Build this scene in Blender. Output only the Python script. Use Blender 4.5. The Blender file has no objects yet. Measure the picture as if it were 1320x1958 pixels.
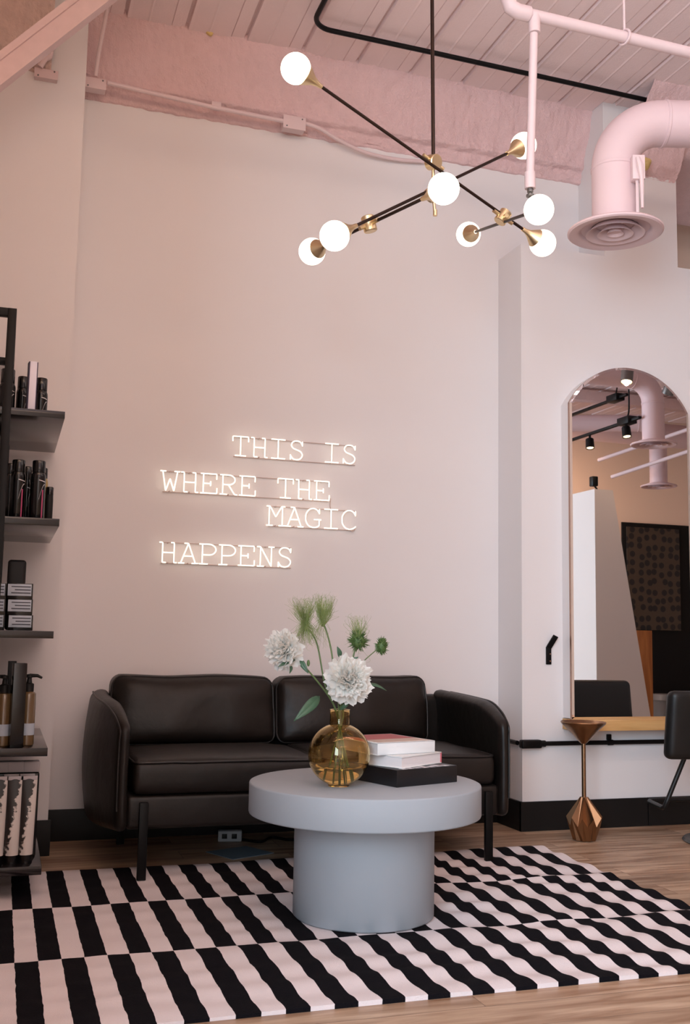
import bpy, bmesh, math, random
from mathutils import Vector, Matrix, noise
PI = math.pi
random.seed(7)
SC = bpy.context.scene
COL = SC.collection

# ------------------------------------------------------------------ camera
F_PX, YAW, PITCH, ROLL, EYE = 1967.59, math.radians(18.2266), math.radians(6.8806), math.radians(1.0422), 0.95
fw = Vector((math.sin(YAW)*math.cos(PITCH), math.cos(YAW)*math.cos(PITCH), math.sin(PITCH)))
r0 = Vector((math.cos(YAW), -math.sin(YAW), 0)); u0 = r0.cross(fw)
rt = r0*math.cos(ROLL) + u0*math.sin(ROLL); up = -r0*math.sin(ROLL) + u0*math.cos(ROLL)
cam_d = bpy.data.cameras.new('camera'); cam = bpy.data.objects.new('camera', cam_d); COL.objects.link(cam)
cam_d.sensor_fit = 'VERTICAL'; cam_d.sensor_height = 36.0; cam_d.lens = 36.0*F_PX/1958.0
cam_d.clip_start = 0.02; cam_d.clip_end = 100
M = Matrix((rt, up, -fw)).transposed().to_4x4(); M.translation = (0, 0, EYE); cam.matrix_world = M
SC.camera = cam

# ------------------------------------------------------------------ view, world, daylight
SC.view_settings.view_transform = 'Standard'; SC.view_settings.look = 'None'
SC.view_settings.gamma = 1.0; SC.view_settings.exposure = -0.58
try: SC.view_settings.use_curve_mapping = False
except Exception: pass
W = bpy.data.worlds.new('sky'); SC.world = W; W.use_nodes = True
W.node_tree.nodes['Background'].inputs[0].default_value = (0.70, 0.84, 1.0, 1)
W.node_tree.nodes['Background'].inputs[1].default_value = 1.5

def area(name, loc, rot, sx, sy, power, col, spread=PI):
    d = bpy.data.lights.new(name, 'AREA'); d.shape = 'RECTANGLE'; d.size = sx; d.size_y = sy
    d.energy = power; d.color = col; d.spread = spread
    o = bpy.data.objects.new(name, d); o.location = loc; o.rotation_euler = rot; COL.objects.link(o); return o
def spot(name, loc, target, power, col, ang=70, blend=0.8, r=0.05):
    d = bpy.data.lights.new(name, 'SPOT'); d.energy = power; d.color = col; d.spot_size = math.radians(ang)
    d.spot_blend = blend; d.shadow_soft_size = r
    o = bpy.data.objects.new(name, d); o.location = loc
    o.rotation_euler = (Vector(target)-Vector(loc)).to_track_quat('-Z', 'Y').to_euler(); COL.objects.link(o); return o
# daylight through the shop window on the left, behind the camera
area('window_daylight', (-1.16, -1.0, 1.95), (0, -PI/2, 0), 2.4, 2.7, 560, (0.63, 0.83, 1.0))
WARM = (1.0, 0.66, 0.42)

# ------------------------------------------------------------------ helpers: materials
def L(r, g, b):
    f = lambda c: (c/255/12.92) if c/255 <= 0.04045 else ((c/255+0.055)/1.055)**2.4
    return (f(r), f(g), f(b), 1.0)
def mat(name, col, rough=0.5, metal=0.0, bump=0.0, bscale=60.0, var=0.0, vscale=4.0, spec=0.5, coat=0.0, detail=4, stretch=None, emit=None, estr=0):
    m = bpy.data.materials.new(name); m.use_nodes = True
    nt = m.node_tree; b = nt.nodes['Principled BSDF']
    b.inputs['Base Color'].default_value = col; b.inputs['Roughness'].default_value = rough
    b.inputs['Metallic'].default_value = metal; b.inputs['Specular IOR Level'].default_value = spec
    b.inputs['Coat Weight'].default_value = coat
    if emit: b.inputs['Emission Color'].default_value = emit; b.inputs['Emission Strength'].default_value = estr
    if bump or var:
        tc = nt.nodes.new('ShaderNodeTexCoord'); src = tc.outputs['Object']
        if stretch:
            mp = nt.nodes.new('ShaderNodeMapping'); mp.inputs['Scale'].default_value = stretch
            nt.links.new(src, mp.inputs[0]); src = mp.outputs[0]
    if bump:
        n = nt.nodes.new('ShaderNodeTexNoise'); n.inputs['Scale'].default_value = bscale; n.inputs['Detail'].default_value = detail
        bp = nt.nodes.new('ShaderNodeBump'); bp.inputs['Strength'].default_value = bump; bp.inputs['Distance'].default_value = 0.01
        nt.links.new(src, n.inputs['Vector']); nt.links.new(n.outputs[0], bp.inputs['Height']); nt.links.new(bp.outputs[0], b.inputs['Normal'])
    if var:
        n2 = nt.nodes.new('ShaderNodeTexNoise'); n2.inputs['Scale'].default_value = vscale; n2.inputs['Detail'].default_value = 5
        mx = nt.nodes.new('ShaderNodeMix'); mx.data_type = 'RGBA'
        mx.inputs[6].default_value = tuple(c*(1-var) for c in col[:3]) + (1,)
        mx.inputs[7].default_value = tuple(min(1, c*(1+var)) for c in col[:3]) + (1,)
        nt.links.new(src, n2.inputs['Vector']); nt.links.new(n2.outputs[0], mx.inputs[0]); nt.links.new(mx.outputs[2], b.inputs['Base Color'])
    return m
def wood(name, c1, c2, rough=0.45, plank=None, along='X', grain=(1.2, 14, 14)):
    m = bpy.data.materials.new(name); m.use_nodes = True; nt = m.node_tree; b = nt.nodes['Principled BSDF']
    b.inputs['Roughness'].default_value = rough
    tc = nt.nodes.new('ShaderNodeTexCoord'); mp = nt.nodes.new('ShaderNodeMapping'); mp.inputs['Scale'].default_value = grain
    nt.links.new(tc.outputs['Object'], mp.inputs[0])
    n = nt.nodes.new('ShaderNodeTexNoise'); n.inputs['Scale'].default_value = 2.2; n.inputs['Detail'].default_value = 8; n.inputs['Distortion'].default_value = 0.6
    rp = nt.nodes.new('ShaderNodeValToRGB'); rp.color_ramp.elements[0].position = 0.32; rp.color_ramp.elements[1].position = 0.7
    rp.color_ramp.elements[0].color = c1; rp.color_ramp.elements[1].color = c2
    nt.links.new(n.outputs[0], rp.inputs[0]); out = rp.outputs[0]; vec = mp.outputs[0]
    if plank:
        br = nt.nodes.new('ShaderNodeTexBrick'); br.inputs['Scale'].default_value = 1.0
        br.inputs['Brick Width'].default_value = plank[0]; br.inputs['Row Height'].default_value = plank[1]
        br.inputs['Mortar Size'].default_value = 0.0016; br.inputs['Color1'].default_value = (0.62, 0.62, 0.62, 1); br.inputs['Color2'].default_value = (1, 1, 1, 1)
        br.inputs['Mortar'].default_value = (0.25, 0.2, 0.17, 1); br.offset = 0.37
        nt.links.new(tc.outputs['Object'], br.inputs['Vector'])
        ad = nt.nodes.new('ShaderNodeVectorMath'); ad.operation = 'MULTIPLY_ADD'; ad.inputs[1].default_value = (9, 9, 9)
        nt.links.new(br.outputs['Color'], ad.inputs[0]); nt.links.new(mp.outputs[0], ad.inputs[2]); vec = ad.outputs[0]
        mx = nt.nodes.new('ShaderNodeMix'); mx.data_type = 'RGBA'; mx.blend_type = 'MULTIPLY'; mx.inputs[0].default_value = 0.75
        nt.links.new(out, mx.inputs[6]); nt.links.new(br.outputs['Color'], mx.inputs[7]); out = mx.outputs[2]
    nt.links.new(vec, n.inputs['Vector']); nt.links.new(out, b.inputs['Base Color'])
    bp = nt.nodes.new('ShaderNodeBump'); bp.inputs['Strength'].default_value = 0.08
    nt.links.new(n.outputs[0], bp.inputs['Height']); nt.links.new(bp.outputs[0], b.inputs['Normal'])
    return m
def glass(name, col, rough=0.02, ior=1.45):
    m = bpy.data.materials.new(name); m.use_nodes = True; nt = m.node_tree; nt.nodes.clear()
    o = nt.nodes.new('ShaderNodeOutputMaterial'); g = nt.nodes.new('ShaderNodeBsdfGlass')
    g.inputs['Color'].default_value = col; g.inputs['Roughness'].default_value = rough; g.inputs['IOR'].default_value = ior
    nt.links.new(g.outputs[0], o.inputs[0]); return m
def thin_glass(name, col):
    m = bpy.data.materials.new(name); m.use_nodes = True; nt = m.node_tree; nt.nodes.clear()
    o = nt.nodes.new('ShaderNodeOutputMaterial'); t = nt.nodes.new('ShaderNodeBsdfTransparent'); t.inputs[0].default_value = col
    g = nt.nodes.new('ShaderNodeBsdfGlossy'); g.inputs['Roughness'].default_value = 0.02
    fr = nt.nodes.new('ShaderNodeFresnel'); fr.inputs[0].default_value = 1.45; mx = nt.nodes.new('ShaderNodeMixShader')
    nt.links.new(fr.outputs[0], mx.inputs[0]); nt.links.new(t.outputs[0], mx.inputs[1]); nt.links.new(g.outputs[0], mx.inputs[2]); nt.links.new(mx.outputs[0], o.inputs[0])
    return m

# ------------------------------------------------------------------ helpers: meshes
def BM(): return bmesh.new()
def obj(name, bm, m, parent=None, loc=None, smooth=35, recalc=True):
    if recalc: bmesh.ops.recalc_face_normals(bm, faces=bm.faces[:])
    me = bpy.data.meshes.new(name); bm.to_mesh(me); bm.free()
    for mm in (m if isinstance(m, (list, tuple)) else [m]): me.materials.append(mm)
    if smooth:
        for p in me.polygons: p.use_smooth = True
        me.set_sharp_from_angle(angle=math.radians(smooth))
    o = bpy.data.objects.new(name, me); COL.objects.link(o)
    if parent: o.parent = parent
    if loc: o.location = loc
    return o
def tag(o, label, cat, group=None, kind=None):
    o['label'] = label; o['category'] = cat
    if group: o['group'] = group
    if kind: o['kind'] = kind
    return o
def thing(name, label, cat, loc=(0, 0, 0), rz=0, group=None):
    o = bpy.data.objects.new(name, None); COL.objects.link(o); o.empty_display_size = 0.05
    o.location = loc; o.rotation_euler = (0, 0, rz); return tag(o, label, cat, group)
def struct(name, bm, m, smooth=35, parent=None, recalc=True):
    o = obj(name, bm, m, parent, smooth=smooth, recalc=recalc); o['kind'] = 'structure'; return o
def copy_thing(root, loc=None, rz=None, label=None, scale=None):
    r = root.copy(); COL.objects.link(r)
    if loc is not None: r.location = loc
    if rz is not None: r.rotation_euler = (0, 0, rz)
    if scale: r.scale = scale
    if label: r['label'] = label
    for ch in list(root.children):
        c = ch.copy(); COL.objects.link(c); c.parent = r
        for g in list(ch.children):
            d = g.copy(); COL.objects.link(d); d.parent = c
    return r
def add_box(bm, a, b, bev=0.0, seg=2, mtx=None):
    x0, y0, z0 = a; x1, y1, z1 = b
    x0, x1 = min(x0, x1), max(x0, x1); y0, y1 = min(y0, y1), max(y0, y1); z0, z1 = min(z0, z1), max(z0, z1)
    t = bmesh.new(); bmesh.ops.create_cube(t, size=1.0)
    for v in t.verts: v.co = Vector((x0+(v.co.x+.5)*(x1-x0), y0+(v.co.y+.5)*(y1-y0), z0+(v.co.z+.5)*(z1-z0)))
    if bev: bmesh.ops.bevel(t, geom=t.edges[:], offset=bev, segments=seg, affect='EDGES', profile=0.5)
    if mtx: bmesh.ops.transform(t, matrix=mtx, verts=t.verts[:])
    merge(bm, t); return bm
def merge(bm, t, mi=0):
    vm = {v: bm.verts.new(v.co) for v in t.verts}
    for f in t.faces:
        nf = bm.faces.new([vm[v] for v in f.verts]); nf.material_index = mi or f.material_index
    t.free()
def frame(d):
    d = d.normalized(); a = Vector((0, 0, 1)) if abs(d.z) < 0.9 else Vector((1, 0, 0))
    u = d.cross(a).normalized(); return u, d.cross(u).normalized()
def add_tube(bm, pts, r, n=12, cap=True, closed=False):
    pts = [Vector(p) for p in pts]; k = len(pts); rings = []
    rad = r if isinstance(r, (list, tuple)) else [r]*k
    u = None
    for i, p in enumerate(pts):
        if closed: d = (pts[(i+1) % k]-pts[i-1])
        else: d = pts[min(i+1, k-1)]-pts[max(i-1, 0)]
        d.normalize()
        if u is None: u, v = frame(d)
        else:
            u = (u - d*u.dot(d)); u.normalize(); v = d.cross(u)
        rings.append([bm.verts.new(p + (u*math.cos(2*PI*j/n) + v*math.sin(2*PI*j/n))*rad[i]) for j in range(n)])
    for i in range(k if closed else k-1):
        A, B = rings[i], rings[(i+1) % k]
        for j in range(n): bm.faces.new([A[j], A[(j+1) % n], B[(j+1) % n], B[j]])
    if cap and not closed: bm.faces.new(rings[0]); bm.faces.new(rings[-1])
    return bm
def add_lathe(bm, prof, n=48, c=(0, 0, 0), axis=None, close=False):
    c = Vector(c); rings = []
    if axis: w = Vector(axis).normalized(); u, v = frame(w)
    else: u, v, w = Vector((1, 0, 0)), Vector((0, 1, 0)), Vector((0, 0, 1))
    for (r, z) in prof:
        if r < 1e-6: rings.append([bm.verts.new(c+w*z)])
        else: rings.append([bm.verts.new(c + w*z + (u*math.cos(2*PI*j/n)+v*math.sin(2*PI*j/n))*r) for j in range(n)])
    m = len(rings)
    for i in range(m if close else m-1):
        A, B = rings[i], rings[(i+1) % m]
        for j in range(n):
            a, b = A[j % len(A)], A[(j+1) % len(A)]; d, e = B[j % len(B)], B[(j+1) % len(B)]
            if len(A) == 1 and len(B) == 1: continue
            if len(A) == 1: bm.faces.new([a, e, d])
            elif len(B) == 1: bm.faces.new([a, b, d])
            else: bm.faces.new([a, b, e, d])
    return bm
def add_ball(bm, c, r, sub=3, sc=(1, 1, 1)):
    t = bmesh.new(); bmesh.ops.create_icosphere(t, subdivisions=sub, radius=r)
    for v in t.verts: v.co = Vector(c) + Vector((v.co.x*sc[0], v.co.y*sc[1], v.co.z*sc[2]))
    merge(bm, t); return bm
def soft_axis(h, r, n):
    e = [-h + r*t for t in (0, .12, .3, .6)] + [(-h+r) + (2*(h-r))*i/n for i in range(n+1)] + [h - r*t for t in (.6, .3, .12, 0)]
    return e
def add_soft(bm, size, r, n=(10, 8, 4), warp=None):
    """rounded box centred at 0 with the given size, edge radius r; warp(Vector)->Vector"""
    h = [s/2 for s in size]; ax = [soft_axis(h[i], r, n[i]) for i in range(3)]; cache = {}
    def vert(p):
        inner = Vector([max(-(h[i]-r), min(h[i]-r, p[i])) for i in range(3)]); d = Vector(p)-inner
        q = inner + (d.normalized()*r if d.length > 1e-9 else d)
        key = (round(p[0], 6), round(p[1], 6), round(p[2], 6))
        if key not in cache: cache[key] = bm.verts.new(warp(q) if warp else q)
        return cache[key]
    for a in range(3):
        b, c = (a+1) % 3, (a+2) % 3
        for s in (-1, 1):
            for i in range(len(ax[b])-1):
                for j in range(len(ax[c])-1):
                    quad = []
                    for (ii, jj) in ((i, j), (i+1, j), (i+1, j+1), (i, j+1)):
                        p = [0, 0, 0]; p[a] = s*h[a]; p[b] = ax[b][ii]; p[c] = ax[c][jj]; quad.append(vert(p))
                    if s < 0: quad.reverse()
                    if len(set(quad)) == 4: bm.faces.new(quad)
    return bm
def rrect(hx, hy, r, k=5):
    out = []
    for (cx, cy, a0) in ((hx-r, hy-r, 0), (-hx+r, hy-r, PI/2), (-hx+r, -hy+r, PI), (hx-r, -hy+r, 3*PI/2)):
        for i in range(k+1): out.append((cx+r*math.cos(a0+PI/2*i/k), cy+r*math.sin(a0+PI/2*i/k)))
    # densify long sides
    res = []
    for i in range(len(out)):
        a, b = out[i], out[(i+1) % len(out)]; d = math.dist(a, b); m = max(1, int(d/0.06))
        for t in range(m): res.append((a[0]+(b[0]-a[0])*t/m, a[1]+(b[1]-a[1])*t/m))
    return res
def arc(c, r, a0, a1, k, u=(1, 0, 0), v=(0, 0, 1)):
    c, u, v = Vector(c), Vector(u), Vector(v)
    return [c + u*r*math.cos(a0+(a1-a0)*i/k) + v*r*math.sin(a0+(a1-a0)*i/k) for i in range(k+1)]
def smooth_path(pts, k=8):
    pts = [Vector(p) for p in pts]; P = [pts[0]*2-pts[1]] + pts + [pts[-1]*2-pts[-2]]; out = []
    for i in range(1, len(P)-2):
        p0, p1, p2, p3 = P[i-1], P[i], P[i+1], P[i+2]
        for j in range(k):
            t = j/k
            out.append(0.5*((2*p1) + (p2-p0)*t + (2*p0-5*p1+4*p2-p3)*t*t + (3*p1-p0-3*p2+p3)*t*t*t))
    out.append(pts[-1]); return out

# ------------------------------------------------------------------ materials
PAINT = mat('wall_paint', L(230, 223, 222), 0.75, bump=0.03, bscale=220)
PAINT2 = mat('wall_paint_rear', L(232, 206, 188), 0.8)
FOAM = mat('sprayed_foam_pink', L(224, 190, 189), 0.9, bump=0.6, bscale=120, var=0.07, vscale=16)
FOAMY = mat('raw_foam_yellow', L(214, 184, 120), 0.9, bump=0.4, bscale=90)
DECK = mat('deck_pink', L(240, 216, 214), 0.85, bump=0.2, bscale=120, var=0.06, vscale=5)
PINKM = mat('pink_painted_metal', L(218, 190, 192), 0.55, bump=0.02, bscale=40)
PINKP = mat('pale_pink_pipe_paint', L(222, 197, 197), 0.55)
BEAMP = mat('beam_pink_paint', L(222, 194, 192), 0.6, var=0.08, vscale=22)
BLACKM = mat('black_metal', L(13, 12, 13), 0.42, spec=0.18)
BLACKP = mat('black_baseboard', L(20, 18, 18), 0.5, spec=0.3)
BRASS = mat('brushed_brass', L(226, 204, 164), 0.36, metal=1.0, bump=0.02, bscale=300)
BRONZE_ROD = mat('dark_bronze_rod', L(52, 36, 30), 0.4, metal=0.7)
GLOBE = mat('opal_glass_lit', L(255, 250, 240), 0.3, emit=L(255, 236, 208), estr=8.5)
NEON = mat('neon_tube_lit', L(255, 250, 240), 0.3, emit=L(255, 244, 222), estr=2.3)
WIRE = mat('neon_wire', L(196, 172, 164), 0.5)
LEATHER = mat('dark_leather', L(25, 19, 16), 0.42, bump=0.22, bscale=20, spec=0.34, var=0.12, vscale=9, detail=7)
LEATHERP = mat('leather_piping', L(24, 19, 18), 0.45)
CONCRETE = mat('grey_concrete', L(160, 166, 173), 0.62, bump=0.02, bscale=60, var=0.03, vscale=7)
AMBER = glass('amber_glass', (1.0, 0.91, 0.72, 1), 0.0, 1.45)
WATERM = glass('water', (0.98, 0.93, 0.82, 1), 0.0, 1.33)
BRONZE = mat('bronze', L(150, 118, 90), 0.30, metal=1.0, bump=0.02, bscale=120)
BLADE = mat('black_leather_chair', L(22, 21, 21), 0.42, spec=0.35)
MIRROR = mat('mirror_silver', (0.9, 0.9, 0.9, 1), 0.01, metal=1.0)
COPPER = mat('copper_edge', L(170, 140, 124), 0.25, metal=1.0)
OAK = wood('oak_ledge', L(196, 146, 88), L(222, 176, 118), 0.5)
OAK2 = wood('orange_wood', L(150, 88, 36), L(190, 122, 58), 0.5, grain=(12, 12, 1.0))
FLOORM = wood('floor_planks', L(146, 108, 80), L(214, 184, 156), 0.42, plank=(1.25, 0.15), grain=(1.1, 11, 11))
WHITEPL = mat('white_plastic', L(226, 226, 226), 0.45)
SHEET = mat('bluish_sheet', L(112, 126, 138), 0.6)
STRIPW = mat('strip_plastic', L(160, 166, 172), 0.5)
PAPER = mat('white_paper', L(226, 224, 222), 0.7)
STEM = mat('stem_green', L(92, 112, 66), 0.55)
LEAF = mat('leaf_green', L(64, 96, 72), 0.45, var=0.25, vscale=30)
PETAL = mat('peony_white', L(250, 248, 244), 0.6)
_nt = PETAL.node_tree; _tr = _nt.nodes.new('ShaderNodeBsdfTranslucent'); _tr.inputs[0].default_value = L(250, 248, 242); _mx = _nt.nodes.new('ShaderNodeMixShader'); _mx.inputs[0].default_value = 0.42
_nt.links.new(_nt.nodes['Principled BSDF'].outputs[0], _mx.inputs[1]); _nt.links.new(_tr.outputs[0], _mx.inputs[2]); _nt.links.new(_mx.outputs[0], _nt.nodes['Material Output'].inputs[0])
THREAD = mat('thread_green', L(134, 150, 88), 0.6)
THREAD2 = mat('pod_green', L(78, 102, 52), 0.6, var=0.3, vscale=60)
SHELFM = mat('black_shelf_board', L(24, 21, 23), 0.13, spec=0.55)
BOTTLE = mat('black_gloss_bottle', L(12, 11, 13), 0.16, spec=0.45)
BOTTLEM = mat('black_matte_tube', L(22, 20, 20), 0.5, spec=0.3)
SILVERL = mat('silver_print', L(205, 198, 200), 0.4)
LILAC = mat('pale_lilac_carton', L(232, 226, 238), 0.5)
PINKL = mat('magenta_print', L(180, 70, 110), 0.45)
GOLDL = mat('gold_print', L(170, 140, 80), 0.4)
AMBERL = mat('amber_liquid_bottle', L(102, 80, 54), 0.15, spec=0.6, var=0.2, vscale=12, stretch=(6, 6, 0.5))
GREYCAP = mat('grey_cap', L(186, 176, 178), 0.5)
GREYTXT = mat('carton_text', L(64, 66, 76), 0.6)
CARTON = mat('carton_label_grey', L(176, 184, 196), 0.55)
STEEL = mat('steel_grey', L(120, 118, 116), 0.4, metal=0.8)
REDL = mat('book_cover_red', L(168, 70, 74), 0.5)
BEIGEL = mat('book_cover_tan', L(196, 170, 156), 0.5)
FILLW = mat('fill_tube_warm', L(255, 240, 220), 0.4, emit=(1.0, 0.66, 0.42, 1), estr=24.0)  # glow of the added warm fill tubes, out of view
LAMPEM = mat('spot_lens_lit', L(255, 240, 220), 0.3, emit=L(255, 214, 160), estr=14)

# ------------------------------------------------------------------ room shell
ZD = 3.946                                   # underside of the steel deck
XL, XR, YR = -1.2, 10.5, -2.5                # window wall, far right wall, rear wall
struct('floor', add_box(BM(), (XL-.1, YR-.1, -0.08), (XR+.1, 6.4, 0.0)), FLOORM)
struct('wall_back', add_box(BM(), (XL-.1, 5.0, 0), (3.3, 5.12, 4.15)), PAINT)
b = BM(); add_box(b, (XL-.1, 4.69, 0), (0.232, 5.0, 4.05)); struct('wall_back_left', b, PAINT)
b = BM(); add_box(b, (2.522, 4.735, 0), (3.50, 5.0, 3.05)); add_box(b, (3.036, 4.735, 3.05), (3.51, 5.0, 4.1)); add_box(b, (3.50, 4.735, 0), (XR, 4.9, 3.05)); struct('wall_back_right', b, PAINT)
b = BM(); add_box(b, (3.3, 5.7, 2.4), (XR, 5.8, 4.1)); add_box(b, (3.3, 5.0, 2.4), (3.36, 5.7, 4.1)); struct('wall_recess', b, PAINT2)
struct('wall_front', add_box(BM(), (XL-.1, YR-.12, 0), (XR+.1, YR, 4.1)), PAINT2)
struct('wall_right', add_box(BM(), (XR, YR, 0), (XR+.1, 6.0, 4.1)), PAINT2)
# window wall on the left with its big shop window
wy0, wy1, wz0, wz1 = -2.4, 0.4, 0.7, 3.2
b = BM(); add_box(b, (XL-.12, YR, 0), (XL, 6.0, wz0)); add_box(b, (XL-.12, YR, wz1), (XL, 6.0, 4.1))
add_box(b, (XL-.12, YR, wz0), (XL, wy0, wz1)); add_box(b, (XL-.12, wy1, wz0), (XL, 6.0, wz1)); struct('wall_left', b, PAINT)
struct('shade_fin_left', add_box(BM(), (XL, 1.45, 0), (-0.16, 1.57, 4.0)), PAINT)  # added unseen fin, keeps window light off the left of the back wall
b = BM()
for y in [wy0, wy0+.92, wy0+1.84, wy1-.05]: add_box(b, (XL-.09, y, wz0), (XL-.03, y+.05, wz1))
add_box(b, (XL-.09, wy0, wz0), (XL-.03, wy1, wz0+.05)); add_box(b, (XL-.09, wy0, wz1-.05), (XL-.03, wy1, wz1))
wf = struct('window_1', b, BLACKM)
pane = obj('pane', add_box(BM(), (XL-.065, wy0+.01, wz0+.01), (XL-.059, wy1-.01, wz1-.01)), thin_glass('window_glass', (.95, .97, 1, 1)), wf)

# steel deck: flat pans with a narrow groove every 0.30 m, running away from the camera
b = BM(); xs = []
k = -12
while True:
    e = 1.917 + 0.30*k
    if e > XR+.2: break
    if e > XL-.2: xs += [(e-.083, ZD), (e-.080, ZD+.007), (e-.077, ZD+.002), (e-.016, ZD+.003), (e-.013, ZD+.024), (e+.001, ZD+.020), (e+.004, ZD-.004), (e+.020, ZD-.001), (e+.10, ZD-.001), (e+.108, ZD-.004), (e+.116, ZD-.001)]
    k += 1
ys = [YR-.1, 0, 2.5, 3.5, 4.2, 4.6, 4.9, 5.9]
rows = [[b.verts.new((x, y, z)) for (x, z) in xs] for y in ys]
for i in range(len(ys)-1):
    for j in range(len(xs)-1): b.faces.new([rows[i][j], rows[i][j+1], rows[i+1][j+1], rows[i+1][j]])
struct('ceiling', b, DECK, smooth=0)

# sprayed foam between deck edge and wall top
def nz(x, y, z, s): return noise.noise(Vector((x*s, y*s, z*s)))
def foam_band(x0, x1, prof, nx, ns, seed=0.0, end0=False):
    """prof: list of (y,z) from deck edge down to wall top; lumpy sheet with own thickness behind"""
    bm = BM(); g = []
    for i in range(nx+1):
        x = x0+(x1-x0)*i/nx; col = []
        for j in range(ns+1):
            t = j/ns*(len(prof)-1); a = min(int(t), len(prof)-2); f = t-a
            y = prof[a][0]*(1-f)+prof[a+1][0]*f; z = prof[a][1]*(1-f)+prof[a+1][1]*f
            d = 0.016*nz(x+seed, y, z*2, 4.0) + 0.008*nz(x+seed, y*2, z, 15) + 0.006*nz(x+seed, y, z, 48) + 0.004*nz(x+seed, y, z, 110)
            edge = 1.0 if j < ns else 0.35
            w = (0.010*nz(x+seed, 3, 1, 22) + 0.012*nz(x+seed, 9, 1, 6)) if j >= ns-3 else 0
            col.append(bm.verts.new((x, y-d*edge, z-d*0.4*edge+w)))
        col.append(bm.verts.new((x, prof[-1][0]+.03, prof[-1][1]-.0)))
        g.append(col)
    for i in range(nx):
        for j in range(ns+1): bm.faces.new([g[i][j], g[i][j+1], g[i+1][j+1], g[i+1][j]])
    return bm
PROF = [(4.80, ZD+.05), (4.835, ZD-.01), (4.865, 3.86), (4.905, 3.75), (4.925, 3.68), (4.93, 3.645), (4.965, 3.63), (4.975, 3.60), (4.99, 3.572)]
struct('trim_1', foam_band(0.20, 3.06, PROF, 420, 52), FOAM, smooth=180)
PROF2 = [(4.40, ZD+.05), (4.44, ZD-.02), (4.55, 3.83), (4.63, 3.70), (4.68, 3.60), (4.715, 3.56), (4.73, 3.545)]
struct('trim_2', foam_band(3.16, 3.50, PROF2, 60, 40, 7.3), FOAM, smooth=180)
PROF2B = [(4.40, ZD+.05), (4.44, ZD-.02), (4.55, 3.86), (4.66, 3.76), (4.72, 3.70), (5.05, 3.66), (5.3, 3.60)]
struct('trim_3', foam_band(3.50, 4.3, PROF2B, 90, 40, 2.3), FOAM, smooth=180)
PROF3 = [(4.50, ZD+.05), (4.53, ZD-.03), (4.60, 3.82), (4.635, 3.68), (4.655, 3.57), (4.675, 3.53), (4.685, 3.49)]
struct('trim_4', foam_band(-0.75, 0.075, PROF3, 130, 44, 4.1), mat('sprayed_foam_tan', L(204, 176, 166), 0.95, bump=1.0, bscale=60, var=0.22, vscale=18), smooth=180)

# baseboards
struct('baseboard_back', add_box(BM(), (0.232, 4.985, 0), (2.522, 5.0, 0.14), .002), BLACKP)
struct('baseboard_left', add_box(BM(), (XL, 4.675, 0), (0.245, 4.69, 0.148), .002), BLACKP)
b = BM(); add_box(b, (2.507, 4.722, 0), (2.522, 4.985, 0.143)); add_box(b, (2.507, 4.72, 0), (3.243, 4.735, 0.143)); add_box(b, (3.248, 4.72, 0), (XR, 4.735, 0.143)); struct('baseboard_right', b, BLACKP)
# ------------------------------------------------------------------ rug
RX0, RX1, RY0, RY1 = 0.02, 2.41, 2.634, 4.345
def rug_mat():
    m = bpy.data.materials.new('striped_wool'); m.use_nodes = True; nt = m.node_tree; b = nt.nodes['Principled BSDF']
    b.inputs['Roughness'].default_value = 0.95; b.inputs['Specular IOR Level'].default_value = 0.1
    N = lambda t, **k: nt.nodes.new(t)
    tc = N('ShaderNodeTexCoord'); nz_ = N('ShaderNodeTexNoise'); nz_.inputs['Scale'].default_value = 16; nz_.inputs['Detail'].default_value = 3
    nt.links.new(tc.outputs['Object'], nz_.inputs['Vector'])
    ad = N('ShaderNodeVectorMath'); ad.operation = 'MULTIPLY_ADD'; ad.inputs[1].default_value = (0.007, 0.009, 0)
    nt.links.new(nz_.outputs['Color'], ad.inputs[0]); nt.links.new(tc.outputs['Object'], ad.inputs[2])
    sp = N('ShaderNodeSeparateXYZ'); nt.links.new(ad.outputs[0], sp.inputs[0])
    def mth(op, a, v=None):
        n = N('ShaderNodeMath'); n.operation = op; nt.links.new(a, n.inputs[0])
        if v is not None:
            if isinstance(v, (int, float)): n.inputs[1].default_value = v
            else: nt.links.new(v, n.inputs[1])
        return n.outputs[0]
    row = mth('MAXIMUM', mth('FLOOR', mth('DIVIDE', mth('SUBTRACT', sp.outputs['Y'], RY0+.004), 0.5725)), 0.0)
    st = mth('FLOOR', mth('DIVIDE', mth('SUBTRACT', sp.outputs['X'], 0.0865+.0035-0.0648*4), 0.0648))
    par = mth('MODULO', mth('ADD', st, row), 2.0)
    mx = N('ShaderNodeMix'); mx.data_type = 'RGBA'; mx.inputs[6].default_value = L(18, 16, 20); mx.inputs[7].default_value = L(226, 214, 214)
    nt.links.new(par, mx.inputs[0]); nt.links.new(mx.outputs[2], b.inputs['Base Color'])
    n3 = N('ShaderNodeTexNoise'); n3.inputs['Scale'].default_value = 260; bp = N('ShaderNodeBump'); bp.inputs['Strength'].default_value = 0.35; bp.inputs['Distance'].default_value = 0.004
    nt.links.new(tc.outputs['Object'], n3.inputs['Vector']); nt.links.new(n3.outputs[0], bp.inputs['Height']); nt.links.new(bp.outputs[0], b.inputs['Normal'])
    return m
b = BM(); nx, ny = 120, 150; g = []
def rug_z(x, y):
    t = min(1, max(0, (math.hypot(x-1.224, y-3.44)-.22)/.12))*0.0056*math.sin((y-2.6)*2*PI/0.165 + 3.4*nz(x, y, 0, 2.4)) * (0.35+0.65*max(0, min(1, (x-0.5)/1.2)))
    return 0.0095 + t + 0.0015*nz(x, y, 5, 5)
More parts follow.
